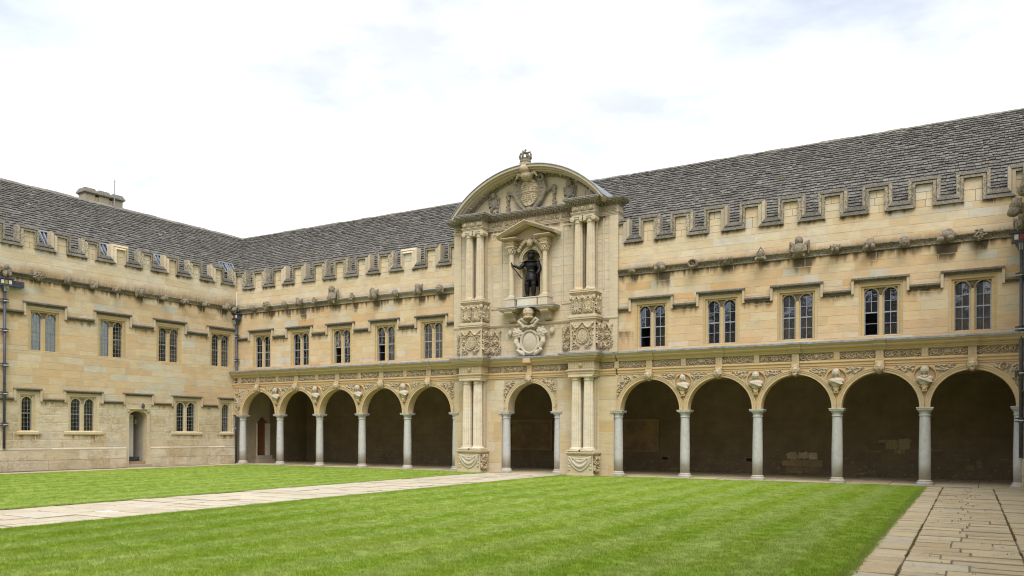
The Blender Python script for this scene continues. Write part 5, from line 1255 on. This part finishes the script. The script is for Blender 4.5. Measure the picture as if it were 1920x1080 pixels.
GLF = [(-10.47, 8.40, .48, .36, 'foliage', .25), (-9.19, 8.44, .36, .40, 'face', .42), (-8.07, 8.37, .32, .32, 'bird', .35), (-7.0, 8.39, .36, .34, 'lion', .4), (-5.74, 8.42, .46, .50, 'woman', .5), (-4.55, 8.36, .36, .36, 'beast', .35), (-3.41, 8.34, .40, .34, 'lion', .4), (-2.20, 8.37, .40, .36, 'imp', .45), (-.93, 8.40, .44, .42, 'crouch', .5), (-13.2, 8.4, .4, .4, 'face', .4), (-14.6, 8.4, .4, .4, 'lion', .4)]
ML = [(-18.0, -17.1), (-16.6, -15.75), (-15.25, -14.38), (-13.9, -13.0), (-12.55, -11.68), (-11.20, -10.30), (-9.79, -8.92), (-8.42, -7.57), (-7.06, -6.20), (-5.70, -4.87), (-4.33, -3.50), (-2.98, -2.14), (-1.63, -.80), (-.36, .5)]
side_range(left, LEFT, -18.5, -.01, [-10.05, -6.98, -4.02, -.975, -13.1, -16.1], [(-10.745, 1), (-8.33, 2), (-3.03, 2), (-.64, 1), (-13.4, 2), (-16.2, 2)], -5.68, ML, (8,), GLF, 31, (300, 200, 300), roof_x=(lambda t: -18.5, lambda t: RY0+t),
           blinds=[('blind', 'blind'), ('blind', 'dark')])
# chimney stack with three shafts behind the left ridge
ch = part('chimney', left)
for k, x in enumerate((-6.44, -5.72, -5.0)):
    m = MB(); m.c = mulc((.30, .27, .205), .95+.1*random.random()); m.box(x-.26, x+.26, 2.95, 3.55, 11.8, 13.5); m.build('chimney_shaft', ch, 'stone', bevel=.02)
    m = MB(); m.c = (.2, .185, .15); m.box(x-.29, x+.29, 2.92, 3.58, 13.5, 13.55); m.box(x-.345, x+.345, 2.85, 3.65, 13.55, 13.60); m.box(x-.345, x+.345, 2.85, 3.65, 13.60, 13.80, tx=.1, ty=.1); m.build('chimney_cap', ch, 'coping')
m = MB(); m.c = (.36, .325, .25); m.box(-6.68, -4.76, 3.0, 3.5, 11.8, 13.44); m.build('chimney_base', ch, 'stone')
# rooflights set in the left slope, seen through the embrasures
def on_roof(x, s, h, zo=.12):
    dy, dz = RY1-RY0, RZ1-RZ0-zo; L_ = math.hypot(dy, dz); return (x, RY0+dy/L_*s-dz/L_*h, RZ0+zo+dz/L_*s+dy/L_*h)
for x, w, s0, s1 in ((-9.95, .42, .15, 1.05), (-7.25, .42, .15, 1.05), (-4.42, .42, .15, 1.05), (-.38, .42, .75, 1.55), (.12, .40, .75, 1.55)):
    q = part('rooflight', left)
    def slab(m, xa, xb, sa, sb, h0, h1): m.add([on_roof(xa, sa, h0), on_roof(xb, sa, h0), on_roof(xb, sb, h0), on_roof(xa, sb, h0), on_roof(xa, sa, h1), on_roof(xb, sa, h1), on_roof(xb, sb, h1), on_roof(xa, sb, h1)], [(3, 2, 1, 0), (4, 5, 6, 7), (0, 1, 5, 4), (1, 2, 6, 5), (2, 3, 7, 6), (3, 0, 4, 7)])
    m = MB(); slab(m, x, x+.05, s0, s1, .04, .17); slab(m, x+w-.05, x+w, s0, s1, .04, .17); slab(m, x, x+w, s0, s0+.05, .045, .165); slab(m, x, x+w, s1-.05, s1, .045, .165); slab(m, x+w/2-.015, x+w/2+.015, s0, s1, .1, .15); m.build('rooflight_frame', q, 'lead')
    m = MB(); slab(m, x+.05, x+w-.05, s0+.05, s1-.05, .10, .11); m.build('pane', q, 'glass'); m = MB(); slab(m, x+.05, x+w-.05, s0+.05, s1-.05, .062, .066); m.build('blind', q, 'blind')
m = MB(); vp = lambda t, h: Vector(((-(RY0+t)), RY0+t, RZ0+t*(RZ1-RZ0)/(RY1-RY0)+h))
a_, b_ = vp(-.1, .06), vp(2.5, .09); m.add([tuple(a_+Vector((-.1, -.1, .03))), tuple(a_+Vector((.1, .1, .03))), tuple(b_+Vector((.1, .1, .03))), tuple(b_+Vector((-.1, -.1, .03))), tuple(a_), tuple(b_)], [(0, 4, 5, 3), (4, 1, 2, 5)])
vo = m.build('lead_valley', main, 'lead')
rod = thing('lightning_rod', 'thin metal rod with a pointed tip rising from the left roof ridge beside the chimney', 'lightning rod', LEFT @ Matrix.Translation((-5.30, 2.75, 13.08)))
m = MB(); m.tube([(0, 0, 0), (0, 0, 1.3)], .018, 6); m.build('rod', rod, 'lead'); m = MB(); m.ell((0, 0, 1.3), (.04, .04, .03), 8, 6); m.tube([(0, 0, 1.3), (0, 0, 1.42)], [.02, .003], 6); m.build('tip', rod, 'lead')
right = thing('battlemented_range', 'stone range at the right edge, only its corner with plinth and parapet in view', 'building', RIGHT)
side_range(right, RIGHT, .01, 11.0, [2.6, 5.7, 8.8], [(2.6, 2), (8.3, 2)], None, [(-.4, .36), (.80, 1.63), (2.14, 2.98), (3.5, 4.33), (4.87, 5.7), (6.2, 7.06), (7.57, 8.42), (8.92, 9.8), (10.3, 11.2)], (), [(1.2, 8.75, .42, .6, 'beast', .5), (4.5, 8.4, .4, .4, 'face', .4)], 37, (120, 60, 60), roof_x=(lambda t: -(RY0+t), lambda t: 11.0))

def plain_range(root, x0, x1):
    m = MB(); m.c = (.56, .46, .31); m.box(x0, x1, .0, .6, 0, 10.4); m.build('plain_wall', root, 'stone')
    m = MB(); m.c = (.17, .165, .155); m.add([(x0, RY0, 9.7), (x1, RY0, 9.7), (x1, RY1, RZ1), (x0, RY1, RZ1), (x1, 5.6, 9.7), (x0, 5.6, 9.7)], [(0, 1, 2, 3), (3, 2, 4, 5)]); m.build('plain_roof', root, 'slate')
plain_range(left, -37, -18.52); plain_range(right, 11.02, 37)
south = thing('battlemented_range', 'stone range closing the quadrangle behind the viewer', 'building', Matrix.Translation((RX, -36.5, 0)) @ Matrix.Rotation(PI, 4, 'Z'))
plain_range(south, -2, 39)
for k in range(11):
    for z in (1.8, 5.2): m = MB(); m.box(1.6+3.2*k, 2.7+3.2*k, -.01, 0, z, z+1.6); m.build('window', south, 'dark')

# ------------------------------------------------------------------ rainwater pipes
def drainpipe(label, frame, x, y, z0, z1, collars, hopper, figure):
    t = thing('drainpipe', label, 'drainpipe', frame @ Matrix.Translation((x, y, 0)), 'lead rainwater pipes')
    m = MB(); m.tube([(0, 0, z0), (0, 0, z1)], .055, 14); m.build('pipe', t, 'iron', True)
    for z in collars:
        c = part('collar', t); m = MB(); m.lathe([(.06, z-.09), (.085, z-.085), (.085, z-.05), (.066, z-.04), (.066, z+.04), (.085, z+.05), (.085, z+.085), (.06, z+.09)], 0, 0, 14); m.box(-.17, .17, .0, .06, z-.07, z-.03); m.box(-.17, .17, .0, .06, z+.03, z+.07); m.build('ring', c, 'iron')
        m = MB(); m.box(-.065, .065, -.092, -.07, z-.03, z+.0); m.build('white_band', c, 'white')
    zh = z1
    m = MB(); m.lathe([(.06, zh-.02), (.1, zh+.06), (.17, zh+.2), (.2, zh+.26)], 0, -.0, 8); m.box(-.28, .28, -.17, .1, zh+.26, zh+.30); m.box(-.25, .25, -.15, .1, zh+.30, zh+.54); m.box(-.3, .3, -.2, .1, zh+.54, zh+.6); m.build('hopper', t, 'iron')
    em = part('hopper_emblems', t)
    for k, mt in enumerate(('white', 'redp', 'white') if hopper == 'a' else ('white', 'gold', 'white')):
        m = MB(); xx = -.15+.15*k; m.box(xx-.055, xx+.055, -.165, -.151, zh+.34, zh+.50); m.build('painted_shield', em, mt)
    for k in range(4): m = MB(); m.tube([(-.06+.04*k, -.11-.01*k*(k < 2), zh+.03), (-.08+.05*k, -.19, zh+.22)], .008, 5); m.build('white_ribbing', em, 'white')
    if hopper == 'b':
        m = MB(); m.box(.25, .72, -.13, .08, zh+.26, zh+.52)
        for a in range(3):
            for b in range(4): m.box(.28+.11*b, .36+.11*b, -.145, -.13, zh+.29+.075*a, zh+.34+.075*a)
        m.build('hopper_arm', t, 'iron')
    grotesque(t, 0, zh+.6+.26, .46, .55, figure, random.Random(int(x*10)+5), name='hopper_figure', y=-.02, d=.3)
    return t
drainpipe('dark lead drainpipe with a painted hopper and cherub in the left inner corner', FAC, .15, -.14, 0, 7.52, (6.9, 5.6, 4.45, 3.35, 1.95), 'a', 'cherub')
drainpipe('dark lead drainpipe with white ribbed hopper at the far left edge', LEFT, -11.74, -.13, .98, 7.55, (7.2, 5.95, 4.5, 3.3, 2.0), 'b', 'beast')
drainpipe('dark lead drainpipe with a square hopper in the right corner', FAC, 35.99, -.36, 1.0, 7.55, (6.8, 5.1, 3.7, 2.2), 'a', 'angel')
# lamp and notice by the left doorway
lp = thing('wall_lamp', 'small dark lantern fixed to the wall above the doorway', 'lamp', LEFT @ Matrix.Translation((-5.5, -.02, 2.86)))
m = MB(); m.lathe([(.045, .0), (.07, .03), (.075, .17), (.03, .22), (.012, .25)], 0, -.12, 8); m.build('lantern', lp, 'iron'); m = MB(); m.box(-.015, .015, -.12, .02, .03, .06); m.build('bracket', lp, 'iron')
nb = thing('notice_frame', 'small dark framed notice inside the left doorway', 'notice', LEFT @ Matrix.Translation((-5.33, .9, 2.05)))
m = MB(); m.box(-.01, .16, -.02, .02, 0, .32); m.build('frame', nb, 'wood'); m = MB(); m.box(.02, .13, -.025, -.02, .04, .28); m.build('paper', nb, 'plaster')

# ================================================================== GROUND
def struct(name, mb, mat, **k): o = mb.build(name, None, mat, **k); o['kind'] = 'structure'; return o
gp = mat_plain('bare_earth', (.19, .16, .11), .95, var=.25, scale=20, bump=.4); M['earth'] = gp
g_ = MB(); g_.add([(-80, -120, -.06), (120, -120, -.06), (120, 90, -.06), (-80, 90, -.06)], [(0, 1, 2, 3)]); struct('ground', g_, 'earth')
M['flag'] = mat_stone('paving_stone', rough=.85, grain=.12, bump=.2, lichen=.14)
def slab_mesh(m, x0, x1, y0, y1, z, r, gap=.006):
    b = .01; q = (r.random()-.5)*.017; dz = [q+(r.random()-.5)*.012 for _ in range(4)]; h = .05; g2 = gap*(.6+1.6*r.random()); g3 = gap*(.5+2.6*r.random()**2)
    a, c, d, e = x0+gap*(.2+1.3*r.random()), x1-gap*(.2+1.3*r.random()), y0+g3, y1-g2
    m.add([(a, d, z-h), (c, d, z-h), (c, e, z-h), (a, e, z-h), (a, d, z-b), (c, d, z-b), (c, e, z-b), (a, e, z-b), (a+b, d+b, z+dz[0]), (c-b, d+b, z+dz[1]), (c-b, e-b, z+dz[2]), (a+b, e-b, z+dz[3])],
          [(8, 9, 10, 11), (4, 5, 9, 8), (5, 6, 10, 9), (6, 7, 11, 10), (7, 4, 8, 11), (0, 1, 5, 4), (1, 2, 6, 5), (2, 3, 7, 6), (3, 0, 4, 7)], pick(FLAG, r)); m.t[-4:] = [(.21, .175, .115)]*4; m.t[-8:-4] = [(.3, .26, .175)]*4
def paving(name, x0, x1, y0, y1, dep, wid, seed, z=0.0, along='y', brk=.35, gap=.006, pal=None):
    global FLAG
    keep_, FLAG = FLAG, (pal or FLAG)
    r = random.Random(seed); bed = MB(); bed.c = (.25, .215, .145); bed.add([(x0, y0, z-.02), (x1, y0, z-.02), (x1, y1, z-.02), (x0, y1, z-.02)], [(0, 1, 2, 3)]); root = struct(name, bed, 'flag')
    y = y1
    while y > y0+.05:
        d = lerp(*dep, r.random()); d = y-y0 if y-d-y0 < dep[0]*.6 else d; x = x0
        while x < x1-.05:
            w = lerp(*wid, r.random()); w = x1-x if x1-x-w < wid[0]*.7 else w
            yy0, yy1 = y-d, y; m = MB()
            if r.random() < brk and d > .5:
                ym = y-d*lerp(.4, .6, r.random()); slab_mesh(m, x, x+w, ym, y, z, r, gap); q = MB(); slab_mesh(q, x, x+w, y-d, ym, z, r, gap); link('paving_slab', q.mesh('paving_slab', 'flag'), root)
            else: slab_mesh(m, x, x+w, y-d, y, z, r, gap)
            link('paving_slab', m.mesh('paving_slab', 'flag'), root); x += w
        y -= d
    FLAG = keep_; return root
YN = -33.0
paving('path', 33.83, 35.24, YN, -.62, (.34, .6), (.42, .85), 1, gap=.008)
paving('path', 33.30, 33.825, YN, -.62, (.55, 1.0), (.6, .6), 2, gap=.006); paving('path', 35.245, 36.06, YN, -.62, (.6, 1.1), (.9, .9), 3, gap=.007)
paving('path', 16.36, 20.10, YN, -.62, (.7, 1.1), (.8, 1.35), 4, gap=.007, pal=[((.53, .48, .375), 5), ((.55, .505, .40), 4), ((.505, .455, .35), 3), ((.54, .505, .42), 2)])
paving('path', .0, 1.75, -24, -.62, (.8, 1.3), (1.75, 1.75), 5, gap=.007)
m = MB(); slab_mesh(m, 17.95, 18.75, -19.9, -19.25, .004, random.Random(1)); m.t = [(.66, .66, .64)]*len(m.t)
wo = m.build('paving_slab', bpy.data.objects['path.003'], 'flag')
paving('pavement', .0, RX, -.615, -.30, (.31, .32), (1.1, 1.7), 6, gap=.005)
paving('pavement', .0, RX, -.29, BW, (.75, 1.0), (.8, 1.4), 8, z=.012, brk=.0)
def lawn(name, x0, x1, y0, y1):
    m = MB(); nx, ny = int((x1-x0)/.4), int((y1-y0)/.4)
    for j in range(ny+1):
        for i in range(nx+1):
            x, y = lerp(x0, x1, i/nx), lerp(y0, y1, j/ny); e = min(x-x0, x1-x, y-y0, y1-y); m.v.append((x, y, .012+.02*min(1, e/.5)+.018*nz((x*.3, y*.3, 0))))
    for j in range(ny):
        for i in range(nx): q = j*(nx+1)+i; m.face([q, q+1, q+nx+2, q+nx+1])
    return struct(name, m, 'lawn', smooth=True)
lawn('lawn', 20.13, 33.27, YN, -.70); lawn('lawn', 1.78, 16.33, -26, -.70)

# mown grass: tufts of short blades scattered on points, thick near the viewer and thinner far away
def tuft(seed, nb=30, R=.085):
    r = random.Random(seed); m = MB()
    for _ in range(nb):
        a = r.random()*2*PI; q = R*math.sqrt(r.random()); x, y = q*math.cos(a), q*math.sin(a); h = .016+.016*r.random(); w = .002+.0013*r.random(); b = r.random()*2*PI; l = .022*(r.random()-.2)
        dx, dy = w*math.cos(b), w*math.sin(b); m.add([(x-dx, y-dy, 0), (x+dx, y+dy, 0), (x+l*math.cos(b+1.3), y+l*math.sin(b+1.3), h)], [(0, 1, 2)])
    return m
def grass(name, label, x0, x1, y0, y1, seed):
    g = np.random.default_rng(seed); pts = []
    yy = y1
    for a in np.arange(y0, y1, 1.0):
        b = min(a+1.0, y1); d = math.hypot((x0+x1)/2-34.6, (a+b)/2+30.4)
        n = int((x1-x0)*(b-a)*min(170, max(22, 26000/d**2)))
        X = g.uniform(x0, x1, n); Y = g.uniform(a, b, n)
        dx, dy = X-34.605, Y+30.363; dep = -.4963*dx+.8682*dy; lat = .8682*dx+.4963*dy      # only ground the lens can take in, with a margin
        ok = (dep > 8.3) & (np.abs(lat) < .64*dep+2.5); X, Y = X[ok], Y[ok]; e = np.minimum.reduce([X-x0, x1-X, Y-y0, y1-Y])
        for x, y, q in zip(X, Y, e): pts.append((x, y, .012+.02*min(1, q/.5)+.018*nz((x*.3, y*.3, 0))))
    k = int((y1-y0)*30)                                                  # ragged edge
    for x in (x0, x1):
        for y in g.uniform(max(y0, -26), y1, k*2): pts.append((x+g.normal(0, .022), y, .006))
    for x in g.uniform(x0, x1, int((x1-x0)*40)): pts.append((x, y1+g.normal(0, .022), .006))
    me = bpy.data.meshes.new(name); me.from_pydata(pts, [], []); ob = bpy.data.objects.new(name, me); COL.objects.link(ob)
    tag(ob, label, 'grass'); ob['kind'] = 'stuff'
    tm = tuft(seed).mesh('tuft', 'blade'); 
    ng = bpy.data.node_groups.new('scatter_grass', 'GeometryNodeTree'); ng.interface.new_socket('Geometry', in_out='INPUT', socket_type='NodeSocketGeometry'); ng.interface.new_socket('Geometry', in_out='OUTPUT', socket_type='NodeSocketGeometry')
    gi = ng.nodes.new('NodeGroupInput'); go = ng.nodes.new('NodeGroupOutput'); ip = ng.nodes.new('GeometryNodeInstanceOnPoints'); rv = ng.nodes.new('FunctionNodeRandomValue'); rv.data_type = 'FLOAT_VECTOR'; rv.inputs[0].default_value = (0, 0, 0); rv.inputs[1].default_value = (.15, .15, 6.28)
    rs = ng.nodes.new('FunctionNodeRandomValue'); rs.data_type = 'FLOAT'; rs.inputs[2].default_value = .7; rs.inputs[3].default_value = 1.35
    to = bpy.data.objects.new('grass_tuft', tm)
    oi = ng.nodes.new('GeometryNodeObjectInfo'); oi.inputs['Object'].default_value = to; oi.inputs['As Instance'].default_value = True
    L_ = ng.links; L_.new(gi.outputs[0], ip.inputs['Points']); L_.new(oi.outputs['Geometry'], ip.inputs['Instance']); L_.new(rv.outputs[0], ip.inputs['Rotation']); L_.new(rs.outputs[1], ip.inputs['Scale']); L_.new(ip.outputs[0], go.inputs[0])
    md = ob.modifiers.new('scatter', 'NODES'); md.node_group = ng
    return len(pts)
def mat_weed():
    m, t, b = material('joint_weeds'); g = G(t); n = g.noise(g.pos(), 3, 4, .6)
    t.links.new(g.ramp(n, [(.35, (.10, .085, .03)), (.5, (.17, .135, .06)), (.65, (.12, .15, .03))]), b.inputs['Base Color']); b.inputs['Roughness'].default_value = .9; return m
M['weed'] = mat_weed()
wr = np.random.default_rng(9); wm = MB()
def weed(x, y, k):
    for _ in range(k):
        a = wr.random()*2*PI; h = .008+.02*wr.random(); w = .004; l = .025*wr.random(); px, py = x+wr.normal(0, .012), y+wr.normal(0, .02)
        wm.add([(px-w, py, -.004), (px+w, py, -.004), (px+l*math.cos(a), py+l*math.sin(a), h)], [(0, 1, 2)])
for x0, dens in ((33.83, 14), (35.243, 14), (33.30, 6)):
    y = -22.0
    while y < -.7:
        if nz((x0*3, y*1.3, .5)) > -.05: weed(x0, y, 6)
        y += wr.random()*1.6/dens
for k in range(120): weed(33.9+1.25*wr.random(), -21+20*wr.random(), 3)
wo_ = wm.build('joint_weeds', None, 'weed'); tag(wo_, 'dry moss and weeds growing in the joints of the right hand paving', 'weeds'); wo_['kind'] = 'stuff'
grass('grass', 'short mown green grass of the near lawn', 20.13, 33.27, YN, -.70, 1)
grass('grass', 'short mown green grass of the far lawn by the left range', 1.78, 16.33, -26, -.70, 2)
